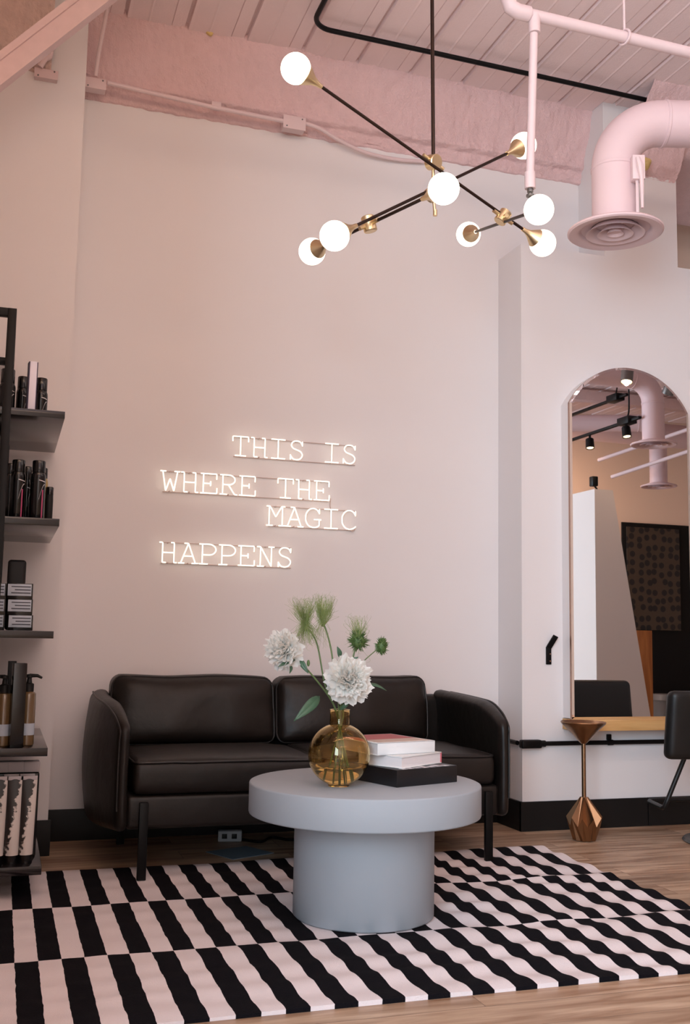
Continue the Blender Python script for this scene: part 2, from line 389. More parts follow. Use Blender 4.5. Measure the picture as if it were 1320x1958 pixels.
for i in range(nx+1):
    x = RX0+(RX1-RX0)*i/nx
    g.append([b.verts.new((x, RY0+(RY1-RY0)*j/ny, rug_z(x, RY0+(RY1-RY0)*j/ny))) for j in range(ny+1)])
for i in range(nx):
    for j in range(ny): b.faces.new([g[i][j], g[i+1][j], g[i+1][j+1], g[i][j+1]])
ring = [g[i][0] for i in range(nx+1)] + [g[nx][j] for j in range(1, ny+1)] + [g[i][ny] for i in range(nx-1, -1, -1)] + [g[0][j] for j in range(ny-1, 0, -1)]
low = [b.verts.new((v.co.x, v.co.y, 0.0005)) for v in ring]
for i in range(len(ring)):
    j = (i+1) % len(ring); b.faces.new([ring[j], ring[i], low[i], low[j]])
tag(obj('striped_rug', b, rug_mat(), smooth=60, recalc=False), 'black and white flatwoven rug of offset stripes on the plank floor', 'rug')
RUG = 0.012

# ------------------------------------------------------------------ sofa
SX0, SX1 = 0.40, 2.21
sofa = thing('leather_sofa', 'dark brown leather two-seat sofa with thin black legs against the wall', 'sofa', (1.30, 4.5, 0))
def sp(x, y, z): return Vector((x-1.30, y-4.5, z))
for side in (-1, 1):
    def warp(p, side=side):
        # p.x thickness, p.y length (front -), p.z height
        u = (p.y+0.405)/0.81                                   # 0 front, 1 back
        zz = p.z/0.26                                          # -1..1
        th = 0.55 + 0.45*min(1, u*3)
        x = p.x*th
        bulge = 0.075*math.sin(PI*min(1, max(0, u*0.72+0.02)))*(1-0.45*max(0, zz)**2-0.45*max(0, -zz)**2)
        z = p.z - (0.075*max(0, 1-u*2.6)**2 if zz > 0 else 0)*max(0, zz) + (0.03*u if zz > 0 else 0)*zz + ((0.050-0.085*u) if zz < 0 else 0)*(-zz)
        cx = (0.482 if side < 0 else 2.106) + side*bulge - side*0.0
        return sp(cx + x, 4.52+p.y, 0.40+z)
    arm = obj('arm', add_soft(BM(), (0.085, 0.81, 0.52), 0.038, (2, 16, 10), warp), LEATHER, sofa, smooth=60)
    # welt along the outer top and front edge
    pth = [Vector((side*0.0355, y, 0.2525)) for y in [0.33-0.06*i for i in range(12)]] + [Vector((side*0.036, -0.397, z)) for z in [0.235-0.05*i for i in range(9)]]
    obj('piping', add_tube(BM(), [warp(p) for p in smooth_path(pth, 3)], 0.0045, 8), LEATHERP, arm)
obj('back_shell', add_soft(BM(), (1.70, 0.09, 0.50), 0.035, (16, 2, 8), lambda p: sp(1.295+p.x, 4.915+p.y, 0.415+p.z)), LEATHER, sofa, smooth=60)
obj('base_frame', add_soft(BM(), (1.60, 0.78, 0.13), 0.02, (12, 8, 2), lambda p: sp(1.295+p.x, 4.53+p.y, 0.255+p.z)), LEATHER, sofa, smooth=60)
for (x0, x1, s) in ((0.515, 1.272, 0), (1.276, 2.072, 3)):
    w, cx = x1-x0, (x0+x1)/2
    def warp(p, w=w, cx=cx, s=s):
        a, c = p.x/(w/2), p.y/0.28
        cr = (1-a**4)*(1-c**4)
        z = p.z + (0.022*cr if p.z > 0 else 0)
        wr = 0.004*nz(p.x+s, p.y, p.z, 9)
        return sp(cx+p.x, 4.41+p.y - (0.006*(1-(p.z/0.065)**2) if p.y < -0.2 else 0), 0.386+z+wr)
    c_ = obj('seat_cushion', add_soft(BM(), (w, 0.56, 0.13), 0.03, (18, 12, 4), warp), LEATHER, sofa, smooth=60)
    b = BM()
    add_tube(b, [warp(Vector((x, y, 0.058))) for (x, y) in rrect(w/2-.004, 0.277, 0.03)], 0.0048, 8, closed=True)
    obj('piping', b, LEATHERP, c_)
for (x0, x1, s) in ((0.478, 1.236, 0), (1.242, 2.012, 5)):
    w, cx = x1-x0, (x0+x1)/2
    def warp(p, w=w, cx=cx, s=s):
        a, c = p.x/(w/2), p.z/0.155
        cr = (1-a**4)*(1-c**4)
        y = p.y + (-0.045*cr if p.y < 0 else 0.01*cr)
        wr = 0.009*nz(p.x*1.3+s, p.y, p.z, 6) + 0.03*max(0, abs(a)-.6)*nz(p.x+s, 1, p.z, 16)
        top = (0.008*nz(p.x+s, 0, 0, 4.0) - 0.012*max(0, abs(a)-.88)/.12) if c > 0 else 0
        lean = 0.055*(c+1)/2
        return sp(cx+p.x*(1-0.012*(c > 0)*c), 4.785+y+lean+wr, 0.603+p.z+top)
    c_ = obj('back_cushion', add_soft(BM(), (w, 0.15, 0.31), 0.04, (18, 3, 10), warp), LEATHER, sofa, smooth=60)
    b = BM()
    add_tube(b, [warp(Vector((x, -0.055, z))) for (x, z) in rrect(w/2-.003, 0.150, 0.04)], 0.0048, 8, closed=True)
    obj('piping', b, LEATHERP, c_)
for (x, y, z0) in ((0.557, 4.10, RUG), (2.022, 4.10, RUG), (0.56, 4.86, 0), (2.022, 4.86, 0)):
    b = BM(); t = 0.30 if y < 4.5 else 0.2
    yy = y if y < 4.5 else y
    add_box(b, (x-.017-1.30, yy-.010-4.5, z0), (x+.017-1.30, yy+.010-4.5, t), .002)
    obj('leg', b, BLACKM, sofa)

# things under the sofa
ps = thing('power_strip', 'white power strip lying on the floor under the sofa', 'power strip', (1.055, 4.82, 0), math.radians(-12))
obj('body', add_box(BM(), (-.055, -.025, 0), (.055, .025, .05), .006), STRIPW, ps)
for x in (-.025, .02): obj('socket', add_box(BM(), (x-.012, -.027, .015), (x+.012, -.0245, .037), .001), BLACKM, ps)
tag(obj('power_cable', add_tube(BM(), smooth_path([(1.10, 4.80, .01), (1.18, 4.73, .008), (1.25, 4.80, .012), (1.33, 4.74, .008), (1.44, 4.80, .01), (1.62, 4.78, .008)], 8), 0.006, 8), BLACKM), 'dark cable trailing from the power strip under the sofa', 'cable')
tag(obj('plug_adapter', add_box(BM(), (1.40, 4.74, 0), (1.50, 4.80, .035), .006), STRIPW), 'pale plug adapter on the floor behind the round table', 'adapter')
b = BM(); vs = [b.verts.new(p) for p in ((0.90, 4.60, .001), (0.985, 4.42, .001), (1.185, 4.508, .001), (1.10, 4.68, .001))]; f = b.faces.new(vs)
r_ = bmesh.ops.extrude_face_region(b, geom=[f]); [setattr(v, 'co', v.co+Vector((0, 0, .002))) for v in r_['geom'] if isinstance(v, bmesh.types.BMVert)]
tag(obj('paper_sheet', b, SHEET), 'loose bluish sheet of paper on the floor beneath the sofa', 'paper')

# ------------------------------------------------------------------ coffee table
TX, TY, TZ = 1.224, 3.44, 0.452
tb = thing('round_coffee_table', 'round grey concrete coffee table with drum base on the striped rug', 'coffee table', (TX, TY, RUG))
obj('base', add_lathe(BM(), [(0, 0), (.236, 0), (.241, .005), (.241, .345), (0, .345)], 96), CONCRETE, tb, smooth=50)
h = TZ-RUG
obj('tabletop', add_lathe(BM(), [(0, h-.104), (.394, h-.104), (.3985, h-.102), (.400, h-.098), (.400, h-.006), (.3985, h-.002), (.394, h), (0, h)], 128), CONCRETE, tb, smooth=50)

# ------------------------------------------------------------------ books
bx = thing('black_book_box', 'large black boxed book at the bottom of the stack on the table', 'book', (1.278, 3.276, TZ), math.radians(19))
obj('slipcase', add_box(BM(), (0, 0, 0), (.276, .235, .057), .002), mat('black_case', L(18, 17, 20), 0.35), bx)
for i in range(7):
    x0 = .03+i*.032; obj('cover_print', add_box(BM(), (x0, .004+.003*(i % 3), .0570), (x0+.022, .03+.02*(i % 2), .0575)), SILVERL, bx)
def book(name, label, loc, rz, w, d, t, cover, page, spine):
    k = thing(name, label, 'book', loc, rz)
    obj('page_block', add_box(BM(), (.003, .004, .003), (w-.004, d-.003, t-.003)), page, k)
    obj('cover_board', add_box(BM(), (0, 0, 0), (w, d, .003), .0008), cover, k); obj('cover_board', add_box(BM(), (0, 0, t-.003), (w, d, t), .0008), cover, k)
    obj('spine', add_box(BM(), (w-.003, 0, 0), (w, d, t), .0008) if spine[1] == 'r' else add_box(BM(), (0, 0, 0), (w, .003, t), .0008), spine[0], k)
    return k
PAGES = mat('pages', L(226, 218, 218), 0.8, bump=0.15, bscale=6, stretch=(1, 1, 120))
book('art_book', 'white-paged art book with red edge in the middle of the stack', (1.308, 3.306, TZ+.0575), math.radians(32), .236, .19, .039, PAPER, PAGES, (mat('pink_red_spine', L(196, 96, 104), .5), 'r'))
k = book('photo_book', 'thick white photo book with red and tan cover on top of the stack', (1.236, 3.352, TZ+.0965), math.radians(14.5), .246, .27, .042, WHITEPL, PAGES, (WHITEPL, 'f'))
b = BM(); add_box(b, (.012, .10, .042), (.234, .258, .0428)); obj('cover_photo', b, REDL, k)
b = BM(); add_box(b, (.012, .014, .042), (.234, .10, .0428)); obj('cover_band', b, BEIGEL, k)

# ------------------------------------------------------------------ vase with water
VX, VY = 1.098, 3.350
vz = TZ+.0005
prof_o = [(0, 0), (.034, 0)]
R_ = .1045; zc = .104
for i in range(25):
    a = -1.215 + (PI/2-.34+1.215)*i/24
    prof_o.append((R_*math.cos(a), zc+R_*.985*math.sin(a)))
prof_o += [(.0345, .212), (.0335, .222), (.0335, .249), (.0345, .252)]
inner = [(.0325, .252), (.0312, .222)]
for i in range(25):
    a = (PI/2-.32) - (PI/2-.32+1.15)*i/24
    inner.append(((R_-.003)*math.cos(a), zc+(R_-.003)*.985*math.sin(a)))
inner += [(.036, .0065), (0, .0065)]
vase = tag(obj('amber_vase', add_lathe(BM(), prof_o+inner, 96), AMBER, loc=(VX, VY, vz), smooth=60), 'round amber glass bottle vase holding flowers on the coffee table', 'vase')
wl = .066; pw = [(0, .0068), (.0355, .0068)]
for i in range(14):
    a0, a1 = -1.15, math.asin((wl-zc)/((R_-.003)*.985)); a = a0+(a1-a0)*i/13
    pw.append(((R_-.0032)*math.cos(a), zc+(R_-.0032)*.985*math.sin(a)))
pw.append((0, wl))
tag(obj('vase_water', add_lathe(BM(), pw, 96), WATERM, loc=(VX, VY, vz), smooth=60), 'clear water in the bottom third of the amber vase', 'water')

# ------------------------------------------------------------------ flowers (each stem a thing of its own)
def at(px, py, y):
    d = fw + rt*((px-660)/F_PX) - up*((py-979)/F_PX); return Vector((0, 0, EYE)) + d*(y/d.y)
mouth = Vector((VX, VY, vz+.25))
def petal(bm, base, d, n, ln, wd, cup, rnd):
    d = d.normalized(); s = d.cross(n)
    if s.length < 1e-4: s = d.orthogonal()
    s.normalize(); n = s.cross(d).normalized(); g = []
    K, J = 6, 7
    ph = rnd.random()*6; notch = [rnd.uniform(.84, 1.06) for _ in range(J)]; tw = rnd.uniform(-.5, .5)
    for i in range(K+1):
        t = i/K; wdt = wd*(math.sin(PI*min(1, .14+t*.70))**.7)
        row = []
        for j in range(J):
            q = (j/(J-1)-.5)*2; tt = t*(1-(1-notch[j])*t*t)
            p = base + d*ln*tt*(1-.10*abs(q)*t) + s*wdt*q*.5 + n*(cup*ln*(tt**2)*.6 + .14*wdt*q*q + .09*ln*t*math.sin(q*4+ph) + tw*q*wdt*.25*t)
            row.append(bm.verts.new(p))
        g.append(row)
    for i in range(K):
        for j in range(J-1): bm.faces.new([g[i][j], g[i][j+1], g[i+1][j+1], g[i+1][j]])
def peony_head(c, axis, R, seed):
    rnd = random.Random(seed); bm = BM(); axis = axis.normalized()
    u, v = frame(axis)
    for layer, (cnt, el, ln, wd, cup) in enumerate([(8, -.35, .98, .85, .2), (11, -.05, 1.0, .75, .3), (15, .2, .97, .60, .35), (20, .48, .93, .48, .35), (24, .75, .88, .38, .3), (24, 1.0, .84, .30, .25), (18, 1.25, .80, .26, .2), (8, 1.5, .76, .22, .1)]):
        for i in range(cnt):
            a = 2*PI*(i+rnd.random()*.8)/cnt + layer*.4; e = el+rnd.uniform(-.18, .18)
            rad = (u*math.cos(a)+v*math.sin(a))
            d = rad*math.cos(e)+axis*math.sin(e)
            nrm = axis*math.cos(e)-rad*math.sin(e)
            petal(bm, c - axis*R*.25 + d*R*.12, d, nrm, R*ln*rnd.uniform(.82, 1.1), R*wd*rnd.uniform(.8, 1.2), cup*rnd.uniform(.4, 1.3), rnd)
    return bm
def leaf_mesh(p0, p1, wd, nrm, droop=0.1):
    bm = BM(); p0, p1 = Vector(p0), Vector(p1); d = p1-p0; s = d.cross(Vector(nrm)).normalized(); n = s.cross(d).normalized(); K = 8; g = []
    for i in range(K+1):
        t = i/K; w = wd*math.sin(PI*t**.8)*.5+.0006; c = p0+d*t+n*(droop*d.length*math.sin(PI*t))
        g.append([bm.verts.new(c-s*w+n*w*.35), bm.verts.new(c), bm.verts.new(c+s*w+n*w*.35)])
    for i in range(K):
        for j in range(2): bm.faces.new([g[i][j], g[i][j+1], g[i+1][j+1], g[i+1][j]])
    for f in bm.faces[:]: pass
    return bm
def solid(o, t):
    md = o.modifiers.new('thickness', 'SOLIDIFY'); md.thickness = t; return o
def flower(name, label, head, foot_a, r=.0028, mids=(), mth=0.0):
    """stem from the vase bottom through the mouth up to the head"""
    a = foot_a; foot = Vector((VX+.045*math.cos(a), VY+.045*math.sin(a), vz+.014))
    m = mouth + Vector((-math.cos(a)*.012+mth, -math.sin(a)*.012, -.01))
    root = thing(name, label, 'flower', foot)
    mid2 = m.lerp(foot, .5)
    pts = smooth_path([foot, mid2, m] + [Vector(q) for q in mids] + [head], 8)
    obj('stem', add_tube(BM(), [p-foot for p in pts], r, 8), STEM, root)
    return root, foot
P1 = at(668, 1298, 3.27); P2 = at(540, 1240, 3.34)
k, f0 = flower('peony', 'large white peony in the amber vase, lowest and facing forward', P1, 1.2, mids=[at(656, 1340, 3.32)])
obj('flower_head', peony_head(P1-f0, Vector((-.12, -1, .25)), .079, 3), PETAL, k, smooth=60)
o = solid(obj('leaf', leaf_mesh(at(690, 1312, 3.30)-f0, at(740, 1321, 3.26)-f0, .030, (0, -.3, 1), .1), LEAF, k), .0006)
o = solid(obj('leaf', leaf_mesh(at(650, 1358, 3.32)-f0, at(672, 1335, 3.30)-f0, .014, (.3, -1, .4), .1), LEAF, k), .0006)
k, f0 = flower('peony', 'white peony leaning out to the left of the vase', P2, -.4, mids=[at(628, 1330, 3.34), at(592, 1285, 3.34), at(564, 1256, 3.34)])
obj('flower_head', peony_head(P2-f0, Vector((-.75, -.55, .25)), .066, 11), PETAL, k, smooth=60)
for (a, c, w, n_) in (((572, 1258), (590, 1288), .018, (-.5, -1, .2)), ((566, 1260), (532, 1275), .016, (0, -1, .6)), ((556, 1270), (554, 1288), .012, (.4, -1, .2))):
    solid(obj('leaf', leaf_mesh(at(*a, 3.335)-f0, at(*c, 3.31)-f0, w, n_, .08), LEAF, k), .0006)
o = solid(obj('leaf', leaf_mesh(at(612, 1331, 3.32)-f0, at(562, 1379, 3.27)-f0, .034, (.25, -1, .55), .12), LEAF, k), .0006)
obj('bud', add_ball(BM(), at(590, 1268, 3.33)-f0, .007, 2, (.8, .8, 1.6)), STEM, k)
def tuft(c, up_, R, H, cnt, seed, rad=.0005, down=0.3):
    rnd = random.Random(seed); bm = BM(); up_ = up_.normalized(); u, v = frame(up_)
    for i in range(cnt):
        a = rnd.random()*2*PI; s = rnd.random()**.55
        r = (u*math.cos(a)+v*math.sin(a)); ln = H*rnd.uniform(.35, 1.0)
        sgn = -1 if rnd.random() < .24*down else 1
        p0 = c + r*.010*rnd.random() + up_*H*(rnd.uniform(-.10, .45) if sgn > 0 else rnd.uniform(-.15, .25))
        ln = min(ln, H*1.12-(p0-c).dot(up_)) if sgn > 0 else ln*.9
        p1 = p0 + r*R*s*.55 + up_*ln*.45*sgn
        p2 = p1 + r*R*s*rnd.uniform(-.1, .5) + up_*ln*.45*sgn + Vector((rnd.gauss(0, 1), rnd.gauss(0, 1), rnd.gauss(0, .5)))*R*.16
        p3 = p2 + up_*ln*.12*sgn + Vector((rnd.gauss(0, 1), rnd.gauss(0, 1), rnd.gauss(0, .6)))*R*.14
        pts = smooth_path([p0, p1, p2, p3], 3)
        add_tube(bm, pts, [rad*(1-.6*q/(len(pts)-1)) for q in range(len(pts))], 3, cap=False)
    return bm
G1 = at(584, 1196, 3.36); G2 = at(616, 1194, 3.33)
k, f0 = flower('feathery_flower', 'wispy green feathery bloom, leftmost and tallest above the left peony', G1, .3, mids=[at(622, 1310, 3.35), at(606, 1230, 3.36)])
obj('thread_tuft', tuft(G1-f0, Vector((-.12, 0, 1)), .050, .082, 380, 5, down=1.6), THREAD, k)
k, f0 = flower('feathery_flower', 'wispy green feathery bloom, second from left on an arching stem', G2, 2.6, mids=[at(642, 1300, 3.31), at(633, 1240, 3.32), at(622, 1200, 3.33)])
obj('thread_tuft', tuft(G2-f0, Vector((.12, 0, 1)), .042, .085, 290, 6, down=.5), THREAD, k)
G3 = at(685, 1226, 3.33); G4 = at(730, 1236, 3.34)
k, f0 = flower('spiky_seed_head', 'round green seed head with upright threads above the front peony', G3, 4.0, mids=[at(664, 1320, 3.34), at(678, 1246, 3.33)])
b = tuft(G3-f0, Vector((0, 0, 1)), .040, .075, 120, 8, down=.3); obj('thread_tuft', b, THREAD, k)
def burr(c, R, cnt, seed, sc=(1, 1, 1), ln=.45):
    rnd = random.Random(seed); bm = BM(); add_ball(bm, c, R*.72, 3, sc)
    for i in range(cnt):
        d = Vector((rnd.gauss(0, 1), rnd.gauss(0, 1), rnd.gauss(0, 1))).normalized(); d = Vector((d.x*sc[0], d.y*sc[1], d.z*sc[2]))
        p0 = c+d*R*.6; p1 = c+d*R*(1+ln*rnd.uniform(-.3, .6)) + Vector((rnd.uniform(-1, 1), rnd.uniform(-1, 1), rnd.uniform(-.2, 1)))*R*.2
        add_tube(bm, [p0, p0.lerp(p1, .6), p1], [.0016, .0012, .0003], 3, cap=False)
    return bm
obj('seed_pod', burr(G3-f0, .033, 240, 2, (1, 1, 1.05)), THREAD2, k)
solid(obj('leaf', leaf_mesh(at(668, 1268, 3.33)-f0, at(686, 1256, 3.31)-f0, .014, (0, -1, .5), .1), LEAF, k), .0006)
k, f0 = flower('spiky_seed_head', 'small dark green seed head on a thin stem, rightmost in the vase', G4-Vector((.012, 0, .006)), 5.0, r=.0018, mids=[at(672, 1318, 3.34), at(690, 1272, 3.34)])
obj('seed_pod', burr(G4-f0, .027, 220, 4, (.85, .85, 1.15), .25), THREAD2, k)
k, f0 = flower('leaf_sprig', 'short leafy sprig standing between the arching stems in the vase', at(645, 1262, 3.34), .9, r=.002, mids=[at(646, 1300, 3.33)])
solid(obj('leaf', leaf_mesh(at(650, 1258, 3.34)-f0, at(645, 1236, 3.34)-f0, .017, (.2, -1, .1), .1), LEAF, k), .0006)
k['category'] = 'sprig'

# ------------------------------------------------------------------ neon sign
GLY = {
 'T': [[(.10, .74), (.10, 1), (.90, 1), (.90, .74)], [(.5, 1), (.5, 0)], [(.22, 0), (.78, 0)]],
 'H': [[(.06, 1), (.22, 1), (.22, 0), (.40, 0)], [(.62, 1), (.78, 1), (.78, 0), (.92, 0)], [(.22, .5), (.78, .5)]],
 'I': [[(.14, 1), (.86, 1)], [(.5, 1), (.5, 0)], [(.14, 0), (.86, 0)]],
 'W': [[(.02, 1), (.30, 1)], [(.14, 1), (.30, 0), (.5, .62), (.70, 0), (.86, 1)], [(.70, 1), (.98, 1)]],
 'E': [[(.06, 1), (.86, 1), (.86, .72)], [(.2, 1), (.2, 0)], [(.2, .5), (.56, .5)], [(.56, .62), (.56, .38)], [(.06, 0), (.88, 0), (.88, .28)]],
 'R': [[(.06, 1), (.5, 1), ('c', .5, .75, .25, 90, -90), (.2, .5)], [(.2, 1), (.2, 0)], [(.06, 0), (.42, 0)], [(.48, .5), (.80, 0), (.94, 0)]],
 'M': [[(.02, 1), (.20, 1), (.5, .45), (.80, 1), (.98, 1)], [(.16, 1), (.16, 0)], [(.84, 1), (.84, 0)], [(.02, 0), (.34, 0)], [(.66, 0), (.98, 0)]],
 'A': [[(.30, 1), (.5, 1), (.86, 0)], [(.5, 1), (.14, 0)], [(.02, 0), (.32, 0)], [(.68, 0), (.98, 0)], [(.27, .36), (.73, .36)]],
 'P': [[(.06, 1), (.55, 1), ('c', .55, .73, .27, 90, -90), (.22, .46)], [(.22, 1), (.22, 0)], [(.06, 0), (.5, 0)]],
 'N': [[(.04, 1), (.22, 1), (.78, 0), (.78, 1)], [(.22, 1), (.22, 0)], [(.06, 0), (.40, 0)], [(.62, 1), (.92, 1)]],
 'S': [[(.80, .74), (.80, .98)], ['S']], 'G': [['G']], 'C': [['C']]}
def strokes(ch):
    out = []
    for st in GLY[ch]:
        if st == ['S']:
            pts = [(.80, .78), (.70, .94), (.5, 1.0), (.30, .94), (.22, .76), (.32, .60), (.5, .53), (.70, .44), (.80, .26), (.70, .07), (.5, 0), (.30, .05), (.18, .22)]
            out.append([(p.x, p.y) for p in smooth_path([(a, c, 0) for a, c in pts], 4)]); out.append([(.17, .26), (.17, 0)]); continue
        if st in (['G'], ['C']):
            pts = [(.84, .76), (.72, .93), (.52, 1.0), (.30, .93), (.15, .72), (.12, .5), (.15, .28), (.30, .07), (.52, 0), (.74, .06), (.86, .16)]
            if st == ['G']: pts[-2:] = [(.72, .03), (.84, .12)]
            out.append([(p.x, p.y) for p in smooth_path([(a, c, 0) for a, c in pts], 4)]); out.append([(.84, .72), (.84, .98)])
            if st == ['G']: out.append([(.84, .12), (.84, .42)]); out.append([(.56, .42), (.94, .42)])
            continue
        q = []
        for p in st:
            if p[0] == 'c':
                _, cx, cy, r, a0, a1 = p
                q += [(cx+r*1.25*math.cos(math.radians(a0+(a1-a0)*i/10)), cy+r*math.sin(math.radians(a0+(a1-a0)*i/10))) for i in range(11)]
            else: q.append(p)
        out.append(q)
    return out
neon = thing('neon_sign', 'glowing white neon lettering spelling four lines on the pink wall', 'neon sign', (1.2, 4.999, 1.6))
LH, PIT, YN = 0.0965, 0.0968, 4.966
for (txt, xc, zc_) in (('THIS IS', 1.081, 1.881), ('WHERE THE', 0.737, 1.683), ('MAGIC', 1.271, 1.541), ('HAPPENS', 0.742, 1.335)):
    xs_ = []
    for i, ch in enumerate(txt):
        if ch == ' ': continue
        x0 = xc + i*(PIT if txt != 'THIS IS' or i < 5 else .0955) - .05; bm = BM(); xs_.append(x0)
        for st in strokes(ch):
            pts = [Vector((x0+a*.10-1.2, YN-4.999, zc_-LH/2+c*LH-1.6)) for a, c in st]
            # round the corners a little by inserting points near each bend
            q = [pts[0]]
            for j in range(1, len(pts)-1):
                a_, c_, d_ = pts[j-1], pts[j], pts[j+1]
                if len(pts) < 8:
                    q += [c_+(a_-c_).normalized()*.004, c_+(a_-c_).normalized()*.001+(d_-c_).normalized()*.001, c_+(d_-c_).normalized()*.004]
                else: q.append(c_)
            q.append(pts[-1]); add_tube(bm, q, 0.0032, 8)
        lt = obj('letter', bm, NEON, neon, smooth=60)
        for (dx, dz) in ((.05, LH/2), (.05, -LH/2)): obj('standoff', add_tube(BM(), [(x0+dx-1.2, YN-4.999, zc_+dz-1.6), (x0+dx-1.2, 0.0, zc_+dz-1.6)], .0022, 6), WIRE, lt)
    for s in (-1, 1):
        bm = BM(); add_tube(bm, [(xs_[0]+.02-1.2, -.006, zc_+s*LH*.52-1.6), (xs_[-1]+.09-1.2, -.006, zc_+s*LH*.52-1.6)], .0022, 6)
        obj('wire', bm, WIRE, neon)
for pts in ([(1.565, 4.992, 1.65), (1.562, 4.99, 1.61), (1.57, 4.992, 1.59)], [(1.67, 4.992, 1.50), (1.68, 4.98, 1.485), (1.70, 4.992, 1.50)]):
    obj('wire', add_tube(BM(), [Vector(p)-Vector((1.2, 4.999, 1.6)) for p in smooth_path(pts, 5)], .0022, 6), WIRE, neon)

# ------------------------------------------------------------------ chandelier
ch = thing('globe_chandelier', 'brass and black chandelier with glowing globes on crossing rods', 'chandelier', (1.50, 3.54, ZD))
O = Vector((1.50, 3.54, ZD)); V = lambda *a: Vector(a)-O
hub1, hub2 = V(1.512, 3.561, 2.808), V(1.518, 3.575, 2.686)
g1, g7, hub3 = V(.901, 3.40, 2.989), V(2.058, 3.673, 2.595), V(1.85, 3.627, 2.66)
g6, g5 = V(1.794, 3.229, 2.522), V(1.925, 4.117, 2.782)
g3, g8 = V(1.079, 3.458, 2.405), V(1.995, 3.72, 3.035)
g2, g4, hub4 = V(1.384, 3.164, 2.51), V(1.129, 3.925, 2.521), V(1.248, 3.56, 2.515)
GR = .055
obj('canopy', add_lathe(BM(), [(0, .0), (.06, 0), (.06, -.02), (.05, -.026), (0, -.026)], 32, c=V(1.462, 3.49, ZD-.004)), BRONZE_ROD, ch)
top = V(1.464, 3.492, ZD)
obj('stem', add_tube(BM(), [top, hub1+Vector((0, 0, .03))], .0075, 12), BRONZE_ROD, ch)
b = BM(); add_tube(b, [hub1+Vector((0, 0, .055)), hub1, hub2, V(1.53, 3.58, 2.60)], .0062, 12); add_tube(b, [V(1.53, 3.58, 2.622), V(1.53, 3.58, 2.598)], .0085, 12); obj('lower_stem', b, BRASS, ch)
def hub(c, axis, r=.030, hgt=.05):
    bm = BM(); add_lathe(bm, [(0, -hgt/2), (r-.003, -hgt/2), (r, -hgt/2+.003), (r, hgt/2-.003), (r-.003, hgt/2), (0, hgt/2)], 32, c=c, axis=axis)
    return obj('hub', bm, BRASS, ch, smooth=40)
hub(hub1, (.35, -.9, -.25), .030, .044); hub(hub2, (.4, -.85, .3), .030, .05); hub(hub3, (g6-g5).cross(g7-g1).normalized()*.7+(g6-g5).normalized()*.0+Vector((.2, .1, .1)), .026, .055)
hub(hub4, (hub4-hub2).normalized().cross(Vector((0, 1, 0)))*-.9+Vector((.25, 0, .1)), .026, .06)
def arm(a, c, off=Vector((0, 0, 0))):
    a, c = a+off, c+off; d = (c-a).normalized()
    obj('arm', add_tube(BM(), [a+d*(GR+.06), c-d*(GR+.06)], .0062, 12), BRONZE_ROD, ch)
    for (p, s) in ((a, 1), (c, -1)): globe(p, d*s)
def globe(p, d):
    """opal ball with a conical brass holder on its rod side"""
    bm = BM(); add_lathe(bm, [(.0075, GR+.062), (.0085, GR+.060), (.010, GR+.042), (.017, GR+.022), (.030, GR+.002), (.0395, GR-.014), (.0385, GR-.0155), (0, GR-.004)], 32, c=p, axis=d)
    o = obj('globe_holder', bm, BRASS, ch, smooth=40)
    bm = BM(); add_ball(bm, p, GR, 4); obj('globe', bm, GLOBE, ch, smooth=180)
arm(g1, g7); arm(g6, g5); arm(g3, g8); arm(g2, g4)
for (hb, d) in ((hub1, g7-g1), (hub3, g7-g1), (hub3, g5-g6), (hub2, g8-g3), (hub4, g8-g3), (hub4, g4-g2)):
    d = d.normalized(); q = hb
    obj('rod_sleeve', add_tube(BM(), [q-d*.052, q+d*.052], .0085, 12), BRASS, ch)

# ------------------------------------------------------------------ ceiling services
tag(obj('black_conduit', add_tube(BM(), [Vector((1.273, 1.2, 3.90)), Vector((1.273, 4.36, 3.90))] + arc((1.373, 4.43, 3.90), .10, PI, PI/2, 8, (1, 0, 0), (0, 1, 0)) + [Vector((1.9, 4.535, 3.90)), Vector((3.30, 4.56, 3.90))], .0125, 12), BLACKM),
    'black electrical conduit bending and running along the pink ceiling deck', 'conduit')
# sprinkler line
spz = 3.392
def atz(px, py, z):
    d = fw + rt*((px-660)/F_PX) - up*((py-979)/F_PX); return Vector((0, 0, EYE)) + d*((z-EYE)/d.z)
sp_a, sp_b = atz(990, 22, 3.40), atz(1320, 101, 3.40)
k = thing('sprinkler_pipe', 'pale pink sprinkler pipe with drop hanging below the ceiling', 'pipe', (1.83, 3.37, ZD))
Q = lambda *a: Vector(a)-Vector((1.83, 3.37, ZD))
obj('main_pipe', add_tube(BM(), [Q(*sp_a), Q(*sp_b), Q(*(sp_a+(sp_b-sp_a)*5))], .023, 16), PINKP, k)
sd = (sp_b-sp_a).normalized(); sc0 = sp_a-sd*.03
b = BM(); add_tube(b, [Q(*(sp_a+sd*.05)), Q(*sp_a), Q(*(sc0+Vector((0, 0, .012)))), Q(*(sc0-sd*.012+Vector((0, 0, .045)))), Q(*(sc0-sd*.014+Vector((0, 0, .10))))], .030, 16); obj('elbow', b, PINKP, k, smooth=60)
obj('riser', add_tube(BM(), [Q(*(sc0-sd*.014+Vector((0, 0, .08)))), Q(*(sc0-sd*.014+Vector((0, 0, ZD-3.40))))], .023, 16), PINKP, k)
dq = sp_a+sd*.075
obj('drop_pipe', add_tube(BM(), [Q(*dq), Q(1.867, 3.43, 2.74)], .0165, 16), PINKP, k)
b = BM(); add_tube(b, [Q(*(dq-Vector((0, 0, .0)))), Q(*(dq-Vector((0, 0, .075))))], .0235, 16); obj('coupling', b, PINKP, k); b = BM(); add_tube(b, [Q(1.865, 3.427, 2.765), Q(1.868, 3.43, 2.70)], .0215, 16); obj('coupling', b, PINKP, k)
